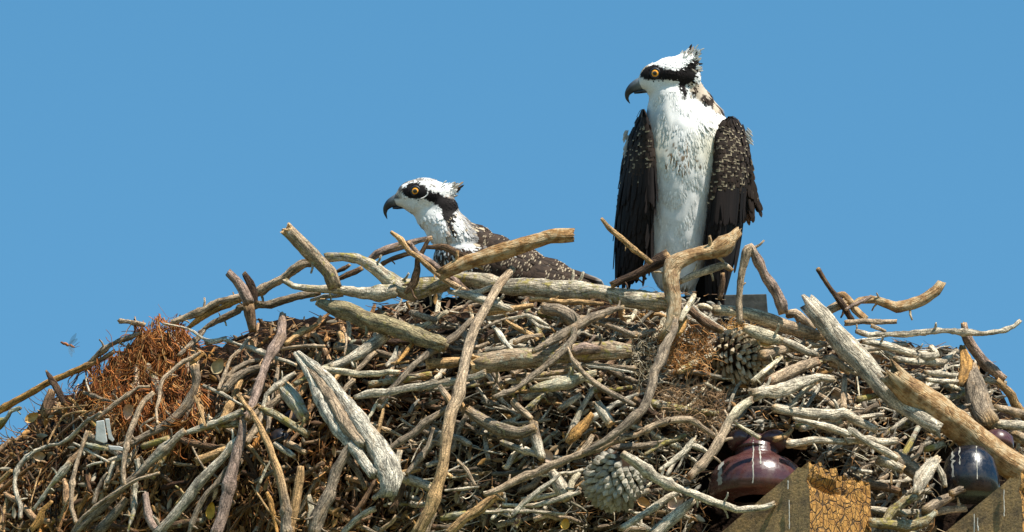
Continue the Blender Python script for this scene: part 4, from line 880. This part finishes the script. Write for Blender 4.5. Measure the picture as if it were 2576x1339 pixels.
leaf(1375, 1145, 40, 28, 130, (.48, .34, .24), 'rolled dead leaf right of the banded grey branch', .14)
leaf(100, 1148, 30, 24, 10, (.50, .34, .20), 'small tan dead leaf at the far left under the whitish bowed stick', .1)
leaf(2105, 1000, 34, 26, 150, (.38, .26, .17), 'brown dead leaf near the silvery log', .12)
leaf(1925, 856, 44, 34, -30, (.52, .28, .08), 'crumpled orange bark leaf above the upper pine cone', .20)
leaf(2200, 905, 40, 26, 20, (.30, .19, .12), 'curled brown leaf below the long knobbly stick on the right', .1)
leaf(1620, 1265, 36, 24, -30, (.55, .31, .13), 'orange dead leaf under the lower pine cone', .14)
leaf(1700, 1265, 46, 26, 30, (.62, .44, .32), 'pale pink dead leaf right of the lower pine cone', .14)
# ------------------------------------------------------------------ flying wasp
def insect():
    cx, cy, d = 184, 865, -.3; rt = root('wasp', P(cx, cy, d), label='small orange-brown wasp flying in the blue sky left of the nest', cat='insect')
    V = []; T = []; m, k = 22, 12
    prof = [(0, 1), (.12, 4.2), (.22, 4.6), (.28, 2.6), (.34, 4.8), (.46, 5.6), (.56, 3.4), (.62, 2.2), (.72, 4.6), (.84, 4.4), (1, .6)]
    ang = R(-18)
    for i in range(m):
        u = i / (m - 1); r = np.interp(u, [p[0] for p in prof], [p[1] for p in prof]); x = (u - .5) * 38
        for j in range(k):
            t = j / k * 2 * math.pi; y = r * math.cos(t); V.append((cx + math.cos(ang) * x - math.sin(ang) * y, cy - math.sin(ang) * x + math.cos(ang) * y, r * math.sin(t)))
            T.append((.42, .14, .03) if u > .3 and int(u * 22) % 3 else (.16, .06, .03))
    F = [(i * k + j, i * k + (j + 1) % k, (i + 1) * k + (j + 1) % k, (i + 1) * k + j) for i in range(m - 1) for j in range(k)]
    mkmesh('wasp_body', PV(V) + fwd * d, F, LEAFM, rt, np.array(T))
    wm, n, b = nmat('insect_wing'); b.inputs['Base Color'].default_value = (.18, .22, .24, 1); b.inputs['Alpha'].default_value = .35; b.inputs['Roughness'].default_value = .3
    for (a, L) in ((58, 34), (36, 26), (-78, 32), (-56, 24)):
        V = []; nu = 9
        for i in range(nu):
            u = i / (nu - 1); w_ = 5 * math.sin(math.pi * min(1, .08 + .9 * u)) ** .8
            for s in (-1, 1):
                x = 4 + math.cos(R(a)) * u * L - math.sin(R(a)) * s * w_ ; y = -math.sin(R(a)) * u * L - math.cos(R(a)) * s * w_
                V.append((cx + x, cy + y, -4 - u * 6))
        F = [(2 * i, 2 * i + 1, 2 * i + 3, 2 * i + 2) for i in range(nu - 1)]
        mkmesh('wing', PV(V) + fwd * d, F, wm, rt)
    for s in (-1, 1):
        V, F, _ = tube(PV([(cx + 16, cy + 6 + s * 2, s * 3), (cx + 24, cy + 1 + s * 4, s * 5), (cx + 30, cy - 2 + s * 5, s * 6)]) + fwd * d, np.array([.6, .5, .4]) * PX, 5, 0); mkmesh('antenna', V, F, LEAFM, rt, np.array((.1, .05, .03)))
insect()
# white knot and droppings on the pale stub

# ------------------------------------------------------------------ ospreys
EYEM = {}
def glossy(name, col, rough=.08): return plain(name, col, rough, .6, 1.0)
IRIS = glossy('amber_iris', (.90, .36, .015)); PUPIL = glossy('black_pupil', (.004, .004, .004)); RIMD = plain('eye_rim_skin', (.012, .014, .02), .5)
def beak_mat():
    m = simple_attr('beak_horn', .30, 90, .12, .5); m.node_tree.nodes['Principled BSDF'].inputs['Coat Weight'].default_value = .25; return m
BEAK = beak_mat()
def ellips(bm, c, r, rz=0.0):
    q = bmesh.ops.create_icosphere(bm, subdivisions=3, radius=1.0)['verts']; ca, sa = math.cos(R(rz)), math.sin(R(rz))
    for v in q:
        x, y, z = v.co.x * r[0], v.co.y * r[1], v.co.z * r[2]; v.co = Vector((c[0] + x * ca - y * sa, c[1] + x * sa + y * ca, c[2] + z)) / 1000
def blob(parts, vox, smooth):
    bm = bmesh.new()
    for p in parts: ellips(bm, *p)
    me = bpy.data.meshes.new('tmp'); bm.to_mesh(me); bm.free(); o = bpy.data.objects.new('tmp', me); C.objects.link(o)
    m = o.modifiers.new('r', 'REMESH'); m.mode = 'VOXEL'; m.voxel_size = vox / 1000
    s = o.modifiers.new('s', 'SMOOTH'); s.factor = .6; s.iterations = smooth
    ev = o.evaluated_get(bpy.context.evaluated_depsgraph_get()); em = ev.to_mesh()
    V = np.array([v.co[:] for v in em.vertices]) * 1000; F = [list(p.vertices) for p in em.polygons]; Nn = np.array([v.normal[:] for v in em.vertices])
    ev.to_mesh_clear(); bpy.data.objects.remove(o); bpy.data.meshes.remove(me)
    return V, F, Nn
class Feathers:
    def __init__(s): s.V = []; s.F = []; s.T = []; s.n = 0
    def add(s, p, dr, nr, L, W, ctip, cbase, cedge=None, lift=(.5, 3.0), droop=0.0, point=.35, split=False):
        tipside = random.choice((-1, 1, 2)); nr = nr / (np.linalg.norm(nr) + 1e-9); dr = dr - nr * (dr @ nr); dr = dr / (np.linalg.norm(dr) + 1e-9); sd_ = np.cross(nr, dr)
        pr = [(0, .45), (.3, .85), (.6, 1.0), (.85, .8), (.96, point + .1), (1.0, point * .4)]
        for q, (u, ww) in enumerate(pr):
            c = p + dr * L * u + nr * (lift[0] + lift[1] * u - droop * u * u)
            for a in (-1, 0, 1):
                s.V.append(c + sd_ * a * W * .5 * ww + nr * ((W * .10) if a == 0 else 0))
                col = ctip if (u > .94 or (u > .8 and a == tipside)) else cbase
                if cedge is not None and a != 0 and u > .55: col = cedge
                s.T.append(col)
        for q in range(5):
            for a in (0, 1): s.F.append((s.n + q * 3 + a, s.n + q * 3 + a + 1, s.n + q * 3 + a + 4, s.n + q * 3 + a + 3))
        s.n += 18
    def build(s, name, parent, d0, mat=None): return mkmesh(name, PV(s.V) + fwd * d0, s.F, mat or FEATH, parent, np.array(s.T))
def sample(V, F, Nn, n):
    tri = []; 
    for f in F:
        tri.append(f[:3]); 
        if len(f) == 4: tri.append([f[0], f[2], f[3]])
    tri = np.array(tri); a, b, c = V[tri[:, 0]], V[tri[:, 1]], V[tri[:, 2]]; ar = np.linalg.norm(np.cross(b - a, c - a), axis=1)
    i = rng.choice(len(tri), n, p=ar / ar.sum()); r1 = np.sqrt(rng.random(n))[:, None]; r2 = rng.random(n)[:, None]
    return a[i] * (1 - r1) + b[i] * r1 * (1 - r2) + c[i] * r1 * r2, Nn[tri[i]].mean(1)
def mpoly(s): return [(p[0], p[1]) for p in parse(s)]
WHT = np.array((.86, .84, .80)); CRM = np.array((.80, .74, .58)); DK = np.array((.0095, .0065, .0058)); DKB = np.array((.038, .023, .0145)); TIPC = np.array((.50, .40, .27)); GRY = np.array((.30, .27, .24))
def eye(rt, x, y, z, d0, r=11.5, look=(-.18, 0.02, -1)):
    lk = np.array(look, float); lk /= np.linalg.norm(lk); t = np.array([0, 1., 0]); e1 = np.cross(lk, t); e1 /= np.linalg.norm(e1); e2 = np.cross(lk, e1); c = np.array([x, y, z])
    def cap(a0, a1, rad, squash=1):
        V = []; k, m = 32, 10
        for i in range(m):
            a = R(a0 + (a1 - a0) * i / (m - 1))
            for j in range(k): b = 2 * math.pi * j / k; V.append(c + rad * (lk * math.cos(a) + (e1 * math.cos(b) + e2 * math.sin(b)) * math.sin(a)))
        return PV(V) + fwd * d0, [(i * k + j, i * k + (j + 1) % k, (i + 1) * k + (j + 1) % k, (i + 1) * k + j) for i in range(m - 1) for j in range(k)]
    R1 = r * 1.35
    V, F = cap(0, 58, R1); e = mkmesh('eye', V, F, IRIS, rt)
    V, F = cap(0, 24, R1 + .35); mkmesh('pupil', V, F, PUPIL, e)
    # dark ring of skin
    V = []; k, m = 32, 8
    for i in range(k):
        b = 2 * math.pi * i / k; rc = c + lk * R1 * .52 + (e1 * math.cos(b) + e2 * math.sin(b)) * R1 * .86
        for j in range(m):
            g = 2 * math.pi * j / m; V.append(rc + (lk * math.sin(g) * 3.0 + (e1 * math.cos(b) + e2 * math.sin(b)) * math.cos(g) * 3.6))
    F = [(i * m + j, i * m + (j + 1) % m, ((i + 1) % k) * m + (j + 1) % m, ((i + 1) % k) * m + j) for i in range(k) for j in range(m)]
    mkmesh('eye_rim', PV(V) + fwd * d0, F, RIMD, e)
def beak(rt, up, lo, d0, gape):
    """up: list (x,y,halfheight,halfwidth)"""
    for nm, path in (('upper_beak', up), ('lower_beak', lo)):
        a = np.array(path, float); c = catmull(np.c_[a[:, 0], a[:, 1], a[:, 2]], 1.6); hw = np.interp(np.linspace(0, 1, len(c)), np.linspace(0, 1, len(a)), a[:, 3])
        n = len(c); T = np.gradient(c[:, :2], axis=0); T /= np.linalg.norm(T, axis=1)[:, None] + 1e-9; V = []; TT = []; k = 20
        for i in range(n):
            nn = np.array([-T[i, 1], T[i, 0]]); u = i / (n - 1)
            for j in range(k):
                b = 2 * math.pi * j / k; cs_, sn = math.cos(b), math.sin(b)
                V.append((c[i, 0] + nn[0] * cs_ * c[i, 2], c[i, 1] + nn[1] * cs_ * c[i, 2], -sn * hw[i] * (1 if abs(cs_) < .9 else .9)))
                base = np.array((.26, .29, .31)); tip = np.array((.016, .019, .026)); f = min(1, max(0, (u - .10) / .5)); TT.append(base * (1 - f) + tip * f)
        F = [(i * k + j, i * k + (j + 1) % k, (i + 1) * k + (j + 1) % k, (i + 1) * k + j) for i in range(n - 1) for j in range(k)] + [tuple(range(k)), tuple(range((n - 1) * k, n * k))]
        mkmesh(nm, PV(V) + fwd * d0, F, BEAK, rt, np.array(TT))
def eyelid(rt, pts, d0, z, rad=1.8):
    c = catmull(np.array([(x, y, 0) for x, y in parse_xy(pts)]), 2); c[:, 2] = z
    V, F, _ = tube(PV(c) + fwd * d0, np.linspace(1, .7, len(c)) * rad * PX, 8, 0); mkmesh('brow_line', V, F, FEATH, rt, np.array((.75, .72, .68)))
def parse_xy(s): return [(p[0], p[1]) for p in parse(s)]
def seg_near(x, y, pts):
    return min(math.hypot(x - a, y - b) for a, b in pts)

# ================= standing osprey
D1 = .17
MASK1 = mpoly('M 440,410 500,330 600,295 700,345 760,352 880,345 950,290 1000,230 1045,170 1065,330 1030,450 1000,490 920,530 950,600 935,665 880,610 855,520 838,462 760,470 680,470 560,480 500,470 440,440')
HEAD1 = [((1690, 183, 0), (56, 44, 45), -6), ((1652, 190, 0), (42, 36, 34), 0), ((1632, 202, 0), (28, 25, 22), 0), ((1722, 160, 0), (40, 30, 32), -22), ((1738, 190, 0), (28, 34, 30), 0), ((1664, 214, 0), (46, 30, 36), 10)]
BODY1 = HEAD1 + [((1735, 232, 16), (40, 44, 42), 30), ((1758, 258, 22), (42, 42, 44), 38), ((1785, 288, 26), (46, 36, 48), 34), ((1812, 312, 24), (36, 26, 36), 25), ((1760, 400, 60), (90, 150, 60), 0)]
_y = [232, 262, 290, 320, 360, 420, 480, 540, 600, 660, 700]
for yy in range(232, 701, 12):
    BODY1.append(((float(np.interp(yy, _y, [1690, 1693, 1716, 1732, 1730, 1722, 1718, 1712, 1708, 1704, 1704])), yy, 6), (float(np.interp(yy, _y, [55, 64, 90, 110, 112, 104, 94, 88, 84, 74, 56])), 34, float(np.interp(yy, _y, [52, 58, 66, 76, 84, 88, 84, 80, 74, 62, 48]))), 0))
def col1(x, y, z):
    """feather colour: white underparts, dark eye stripe, streaked crown and breast"""
    if y < 275 and (inpoly(x, y, MASK1) or ((x - 1650) / 25) ** 2 + ((y - 180) / 19) ** 2 < 1): return DK
    if z > 48 and y > 240: return DKB
    v = mnoise.noise(Vector((x * .045, y * .03, z * .05)))
    if y < 180 and x < 1650 + 8 * v and abs(z) < 60 and (x < 1632 or y < 150): return DKB if v > -.05 else np.array((.50, .42, .30))
    if x > 1738 and 205 < y < 232 + (x - 1738) * .72 + 9 * v: return (np.array((.55, .45, .34)) if v > -.1 else DKB)
    g = math.exp(-(((x - 1718) / 42) ** 2 + ((y - 395) / 42) ** 2))
    if g > .3 and random.random() < g * .30: return np.array((.26, .18, .11))
    c = WHT * (1 - .5 * 0) ; f = min(1, max(0, (y - 285) / 60)) * min(1, max(0, (440 - y) / 50)) * min(1, abs(x - 1718) / 70)
    return c * (1 - f) + CRM * f
def standing():
    rt = root('osprey', P(1715, 740, D1), label='osprey standing tall on the right with white breast and raised ragged crest', cat='bird', group='two ospreys at the nest')
    V, F, Nn = blob(BODY1, 5.5, 10)
    T = np.array([col1(*v) for v in V]) * .9
    V = V + Nn * np.array([[4.5 * mnoise.noise(Vector((v[0] * .045, v[1] * .022, v[2] * .04))) if v[1] > 240 else 0] for v in V])
    mkmesh('body', PV(V) + fwd * D1, F, FEATH, rt, T)
    fe = Feathers(); Pn, Nm = sample(V, F, Nn, 17000)
    for p, n in zip(Pn, Nm):
        x, y, z = p
        if y < 235 and math.hypot(x - 1650, y - 181) < 17: continue
        if x < 1626 and y < 226: continue
        head = y < 225
        if head: dr = np.array([1.0, .35 + .9 * max(0, (y - 195) / 40), 0]); L = random.uniform(7, 14); W = random.uniform(3, 5)
        else: dr = np.array([(x - 1715) * .004 + .35 * mnoise.noise(Vector((x * .03, y * .02, 5))), 1, 0]); L = random.uniform(14, 30); W = random.uniform(2.4, 4.6)
        if not head and y < 300: L *= .7; W *= .6
        c = col1(x, y, z) * (random.uniform(.90, 1.05) if head else random.choice([.84, .93, .98, 1.02, 1.05]) * (.90 + .16 * (mnoise.noise(Vector((x * .06, y * .018, z * .05))) + .4)))
        dr = dr + rng.normal(0, .14, 3)
        fe.add(p - n * 1.5, dr, n, L, W, c, c, None, (.2, (1.4 if head else 2.2) * random.uniform(.5, 1.6)), droop=(0 if head else 2.0), point=.2)
    fe.build('body_feathers', rt, D1)
    # crest of raised feathers
    cf = Feathers()
    for i in range(150):
        u = random.random(); x = 1712 + 42 * u + random.gauss(0, 3); y = 142 - 16 * u + 60 * random.random() * u + random.gauss(0, 3); z = random.gauss(0, 13)
        a = random.uniform(20, 62) if y < 150 else random.uniform(-35, 30); L = random.uniform(14, 26); c = WHT if random.random() < .5 and y < 150 else random.choice([WHT, WHT * .9, np.array((.62, .5, .40)), DKB])
        tip = DKB if random.random() < .3 else np.array((.66, .54, .42)); cf.add(np.array([x, y, z]), np.array([math.cos(R(a)), -math.sin(R(a)), random.gauss(0, .25)]), np.array([0.0, .1, -1]), L, random.uniform(3, 5), tip, c, None, (0, 1), point=.15)
    for (tx, ty, bx, by, c) in ((1744, 107, 1728, 140, DKB), (1749, 112, 1733, 145, np.array((.55, .42, .34))), (1739, 116, 1722, 138, WHT), (1768, 141, 1748, 160, np.array((.68, .6, .52))), (1762, 150, 1742, 168, DKB), (1771, 168, 1746, 175, np.array((.7, .62, .52))), (1764, 186, 1742, 186, np.array((.6, .5, .4))), (1755, 128, 1738, 150, DKB)):
        for k in range(3): v = np.array([tx - bx, ty - by, 0.0]); cf.add(np.array([bx, by, (k - 1) * 6.0]), v, np.array([0, 0, -1.0]), np.linalg.norm(v), 7, c * .8, c, None, (0, 0), point=.15)
    cf.build('crest', rt, D1)
    eye(rt, 1652, 181, -26, D1, 9.6); eye(rt, 1652, 181, 26, D1, 9.6, (-.18, .02, 1))
    eyelid(rt, 'M 725,362 722,395 705,425 672,448', D1, -37.5, 1.9)
    beak(rt, [(1640, 203, 17, 19), (1622, 205, 17, 16), (1604, 212, 15, 12), (1590, 221, 11.5, 8.5), (1581, 232, 7.5, 6), (1579.5, 244, 4.4, 3.6), (1583, 252, 2.4, 2), (1587, 258, .6, .6)],
         [(1650, 222, 7, 15), (1630, 224, 7, 11), (1610, 228, 5, 8), (1597, 231, 2.5, 4)], D1, None)
    # wings
    def wing(side, ys, xl, xr, zc, depth_, ucov, nm, seed):
        ys = np.array(ys, float); W = root(nm, P(float(np.mean(xl)), float(ys[0]), D1)); W.parent = rt; W.location = Vector(np.array(W['_o']) - np.array(rt['_o']))
        def surf(v, u):
            y = ys[0] + (ys[-1] - ys[0]) * v; l, r = np.interp(y, ys, xl), np.interp(y, ys, xr); m_, h = (l + r) / 2, (r - l) / 2
            pr = math.sin(math.pi * min(1, .12 + v * .86)) ** .5; z = zc - depth_ * pr * math.sqrt(max(0, 1 - u * u)); return np.array([m_ + h * u, y, z + 48 * side * u * math.sin(math.pi * min(1, .25 + v * .7))])
        Vv = []; Fv = []; nu, nv = 14, 40; k = 2 * nu
        for i in range(nv):
            v = i / (nv - 1)
            for j in range(k):
                t = 2 * math.pi * j / k; u = math.cos(t) * .94; q = surf(v, u); zt = zc + 48 * side * u * math.sin(math.pi * min(1, .25 + v * .7)); q[2] = zt - (zt - q[2]) * (1 if math.sin(t) > 0 else -.6) ; Vv.append(q)
        Fv = [(i * k + j, i * k + (j + 1) % k, (i + 1) * k + (j + 1) % k, (i + 1) * k + j) for i in range(nv - 1) for j in range(k)] + [tuple(range(k)), tuple(range((nv - 1) * k, nv * k))]
        mkmesh('wing_shape', PV(Vv) + fwd * D1, Fv, FEATH, W, DK)
        lf = Feathers(); cv = Feathers(); v = .995
        while v > 0:
            long_ = v > ucov; L = (150 if long_ else 34 * (.55 + v)); Wd = (17 if long_ else 17 * (.65 + v * .6)); y = ys[0] + (ys[-1] - ys[0]) * v
            l, r = np.interp(y, ys, xl), np.interp(y, ys, xr); m_ = max(2, int((r - l) / (Wd * .55)))
            for i in range(m_ + 1):
                u = -1 + 2 * (i + random.uniform(-.25, .25)) / m_; u = max(-1, min(1, u)); vv = max(0, v - (L * .9) / (ys[-1] - ys[0]) * (.8 if long_ else .5)) + random.uniform(-.014, .014); vv = max(0, vv); p = surf(vv, u)
                q = surf(min(1, vv + .04), u * .99); dr = q - p; e = .02; tu = surf(vv, min(1, u + e)) - surf(vv, max(-1, u - e)); n = np.cross(tu, dr); n = n if n[2] < 0 else -n
                if abs(u) > .97: n = np.array([math.copysign(1, u), 0, -.6])
                b = DK * random.uniform(.7, 1.6)
                if long_: lf.add(p, dr, n, L * random.uniform(.85, 1.02), Wd, b * 1.3, b, b * 1.5, (.5, 2.5), droop=1.5, point=.5)
                else:
                    spot = random.random() < (.55 if side > 0 else .35) * (1.15 - v); b = (DK * .5 + DKB * .5) * random.uniform(.6, 1.5)
                    cv.add(p, dr + rng.normal(0, .08, 3) * np.linalg.norm(dr), n, L, Wd, TIPC * random.uniform(.6, 1.1) if spot else b * 1.6, b, None, (1, 4.5), droop=2.0, point=.75)
            v -= (.036 if long_ else .020)
        lf.build('flight_feathers', W, D1); cv.build('covert_feathers', W, D1)
        return W
    wing(-1, [272, 300, 345, 405, 500, 575, 632, 680, 706], [1616, 1604, 1583, 1568, 1555, 1549, 1550, 1553, 1556], [1622, 1634, 1645, 1651, 1648, 1640, 1626, 1608, 1590], -8, 56, .42, 'wing', 1)
    wing(1, [290, 305, 346, 392, 450, 527, 620, 690, 742], [1838, 1814, 1801, 1800, 1794, 1783, 1779, 1778, 1790], [1846, 1870, 1884, 1892, 1890, 1878, 1862, 1840, 1822], -2, 60, .5, 'wing', 2)
    # loose scapulars and the far wing edge on the right, loose white flank feathers, tail, legs
    sf = Feathers()
    for i in range(170):
        u = random.random(); y = 350 + 165 * u; xe = np.interp(y, [350, 400, 450, 500, 540], [1880, 1893, 1902, 1916, 1908]); x = xe - random.uniform(4, 34)
        sf.add(np.array([x, y, 30 + random.gauss(0, 10)]), np.array([random.uniform(-.05, .5), 1, 0]), np.array([.5, 0, -1.0]), random.uniform(22, 44), random.uniform(8, 13), DKB * random.uniform(.8, 2.2) if random.random() < .8 else TIPC * .6, (DK + DKB) * .5, None, (0, 4), point=.25)
    for i in range(26): sf.add(np.array([1884 + random.uniform(-6, 14), 490 + random.uniform(0, 35), 34 + random.gauss(0, 6)]), np.array([random.uniform(-.3, .25), 1, 0]), np.array([.3, 0, -1.0]), random.uniform(28, 48), 12, np.array((.16, .085, .05)), np.array((.12, .06, .04)), None, (0, 3), point=.3)
    sf.build('scapular_feathers', rt, D1)
    for left in (True, False):
      wf = Feathers()
      for i in range(26 if left else 16):
          x, y = (1583 - random.uniform(0, 8), random.uniform(325, 385)) if left else (1878 + random.uniform(0, 10), random.uniform(318, 350))
          wf.add(np.array([x, y, 20 + random.gauss(0, 6)]), np.array([-.35 if left else .9, 1, 0]), np.array([0, 0, -1.0]), random.uniform(14, 24), 5, WHT * .75, WHT * .6, None, (0, 1), point=.2)
      wf.build('loose_down', rt, D1)
    tf = Feathers()
    for i in range(16): tf.add(np.array([1775 + i * 2.6 - 25, 640 + random.uniform(-5, 5), 55]), np.array([.12 + .01 * i, 1, 0]), np.array([0, 0, -1.0]), 150, 18, DKB * 1.5, DK * 1.3, None, (0, 2), point=.6)
    tf.build('tail', rt, D1)
    for sx in (-24, 26):
        V, F, _ = tube(PV([(1712 + sx, 690, 15), (1712 + sx, 730, 10), (1714 + sx, 770, 4), (1714 + sx, 800, 0)]) + fwd * D1, np.array([22, 15, 9, 8]) * PX, 12, .05)
        lg = mkmesh('leg', V, F, FEATH, rt, np.array((.6, .6, .58)))
        for a in (-40, 0, 40, 180):
            V, F, _ = tube(PV([(1714 + sx, 800, 0), (1714 + sx + 18 * math.sin(R(a)), 797, -18 * math.cos(R(a))), (1714 + sx + 32 * math.sin(R(a)), 806, -32 * math.cos(R(a)))]) + fwd * D1, np.array([6, 5, 2]) * PX, 8, .05); mkmesh('toe', V, F, BEAK, lg, np.array((.35, .36, .34)))
standing()

# ================= sitting osprey
D2 = .12
MASK2 = mpoly('O 365,215 420,165 500,150 570,185 610,238 700,245 760,285 860,310 875,380 835,430 810,480 830,560 815,600 770,520 730,450 715,390 640,330 560,300 480,305 400,280 365,245')
BODY2 = [((1068, 488, 0), (56, 43, 42), 4), ((1036, 488, 0), (40, 35, 33), 0), ((1014, 502, 0), (28, 22, 21), 10), ((1100, 484, 0), (42, 28, 30), 8), ((1126, 479, 0), (26, 17, 20), -10), ((1050, 514, 0), (44, 28, 34), 15), ((1108, 522, 0), (46, 40, 38), 20), ((1082, 545, 0), (46, 34, 36), 35), ((1118, 562, 0), (76, 46, 48), 28), ((1142, 590, 0), (86, 50, 56), 28), ((1195, 608, 5), (62, 42, 52), 33), ((1245, 636, 5), (66, 44, 56), 30), ((1310, 664, 5), (80, 44, 58), 24), ((1380, 692, 5), (80, 40, 52), 24), ((1185, 665, 0), (100, 70, 74), 25),
         ((1270, 680, 5), (112, 72, 76), 24), ((1350, 712, 5), (118, 66, 66), 22), ((1430, 735, 5), (90, 48, 50), 26)]
def col2(x, y, z):
    if y < 590 and (inpoly(x, y, MASK2) or ((x - 1042) / 25) ** 2 + ((y - 481) / 20) ** 2 < 1): return DK
    v = mnoise.noise(Vector((x * .09, y * .09, z * .09)))
    if y < 500 and x < 1040 and (y < 458 + (1030 - x) * .25 or x < 1010): return GRY * .45 if v > -.15 else np.array((.55, .47, .38))
    if y < 470 and 1040 <= x < 1095: return WHT * .95 if v > -.12 else GRY
    s = (x - 1150) * .80 - (y - 536) * .38 
    if y > 624 + 10 * v: return DKB * 1.2 if random.random() < .7 else WHT * .6
    if y > 525 and x > 1128:
        t_ = min(1, max(0, (s + 10) / 36)); 
        tt = min(1, max(0, t_ * 1.15 + .30 * (random.random() - .5))); return (WHT * .85 * (1 - tt) + DKB * 1.1 * tt) if random.random() > .25 * t_ else TIPC
        return np.array((.62, .53, .42)) if v > 0 else WHT * .9
    if x > 1118 and y > 490: return np.array((.66, .52, .42)) if v > -.15 else GRY
    return WHT
def sitting():
    rt = root('osprey', P(1200, 740, D2), label='osprey crouched low in the nest on the left with only head and back showing', cat='bird', group='two ospreys at the nest')
    V, F, Nn = blob(BODY2, 5.0, 9)
    T = np.array([col2(*v) for v in V]) * .9; mkmesh('body', PV(V) + fwd * D2, F, FEATH, rt, T)
    fe = Feathers(); Pn, Nm = sample(V, F, Nn, 9000)
    for p, n in zip(Pn, Nm):
        x, y, z = p
        if math.hypot(x - 1044, y - 480) < 20 or (x < 1008 and y < 520): continue
        if x > 1230: continue
        head = x < 1160 and y < 535
        if head: dr = np.array([1.0, .12 + .8 * max(0, (y - 500) / 30), 0]); L = random.uniform(7, 13); W = random.uniform(3, 4.6)
        elif x < 1180: dr = np.array([.45, 1, 0]); L = random.uniform(13, 22); W = random.uniform(4.5, 7)
        else: dr = np.array([1, .55, 0]); L = random.uniform(14, 22); W = random.uniform(8, 11)
        c = col2(x, y, z) * random.uniform(.85, 1.08); back = c[0] < .2 and not head
        fe.add(p - n * 1.5, dr + rng.normal(0, .15, 3), n, L, W, TIPC if back and random.random() < .35 else c, c, None, (.2, (1.4 if head else 3) * random.uniform(.6, 1.5)), droop=(0 if head else 1.5), point=.25 if head else .55)
    fe.build('body_feathers', rt, D2)
    # back and folded wings: rows of scalloped feathers
    wf = Feathers(); Pn, Nm = sample(V, F, Nn, 9000); sel = [(p, n) for p, n in zip(Pn, Nm) if p[0] > 1195 and (p[1] < 760)]
    sel.sort(key=lambda q: -q[0][0]); sel = sel[::2]
    for p, n in sel:
        u = (p[0] - 1195) / 300; L = 20 + 14 * u; W = 13 + 4 * u; b = DKB * random.uniform(.5, 1.5)
        wf.add(p - n, np.array([1, .5 + .1 * random.gauss(0, 1), 0]), n, L, W, TIPC * random.uniform(.7, 1.25) if random.random() < .5 else b * 1.3, b, b * 1.25, (.4, 5), droop=2.5, point=.85)
    wf.build('back_feathers', rt, D2)
    pf = Feathers()
    for i in range(34):
        u = i / 33; p = np.array([1330 + 60 * u, 655 + 55 * u, -30 - 8 * u]); pf.add(p + rng.normal(0, 2, 3), np.array([1, .50 - .12 * u, .1]), np.array([.2, -.5, -1.0]), 120 + 25 * (1 - u), 15, DKB * 1.8, DKB * random.uniform(.6, 1.2), DKB * 1.6, (0, 3), point=.4)
    for i in range(14):
        p = np.array([1400, 668 + i * 1.6, -4 + i]); pf.add(p, np.array([1, .40, .1]), np.array([.2, -.5, -.8]), 122 + i * 1.2, 13, GRY, DKB * 1.1, None, (0, 2), point=.4)
    pf.build('wing_tips', rt, D2)
    cf = Feathers()
    for i in range(90):
        u = random.random(); x = 1098 + 44 * u; y = 468 + 14 * random.random() - 2 * u + random.gauss(0, 3); a = random.uniform(18, 48); c = WHT if x < 1135 else np.array((.5, .40, .30)); tip = WHT if x < 1120 else random.choice([DKB, np.array((.5, .36, .24))])
        cf.add(np.array([x, y, random.gauss(0, 11)]), np.array([math.cos(R(a)), -math.sin(R(a)), random.gauss(0, .2)]), np.array([0, 0, -1.0]), random.uniform(10, 18), 4, tip, c, None, (0, 1), point=.15)
    for (tx, ty, bx, by, c) in ((1166, 456, 1136, 478, np.array((.55, .36, .20))), (1167, 464, 1138, 484, DKB), (1159, 474, 1132, 490, DKB), (1162, 460, 1130, 474, WHT * .9), (1152, 490, 1128, 498, GRY)):
        for k in range(3): v = np.array([tx - bx, ty - by, 0.0]); cf.add(np.array([bx, by, (k - 1) * 5.0]), v, np.array([0, 0, -1.0]), np.linalg.norm(v), 6, c * .8, c, None, (0, 0), point=.15)
    cf.build('crest', rt, D2)
    eye(rt, 1045, 480, -27, D2, 9.4); eye(rt, 1045, 480, 27, D2, 9.4, (-.18, .02, 1))
    eyelid(rt, 'O 598,238 596,262 570,285 535,300', D2, -42, 1.7)
    beak(rt, [(1030, 499, 16, 18), (1010, 498, 16.5, 15), (993, 504, 14, 11.5), (979, 512, 11.5, 8.5), (969.5, 523, 7.5, 6), (967.5, 535, 4.4, 3.6), (970, 544, 2.4, 2), (972.5, 551, .6, .6)],
         [(1038, 514, 6.5, 15), (1018, 517, 7, 11), (1000, 521, 5, 8), (986, 523, 2.5, 4)], D2, None)
sitting()

finish_labels()
for o in bpy.data.objects:
    if '_o' in o: del o['_o']
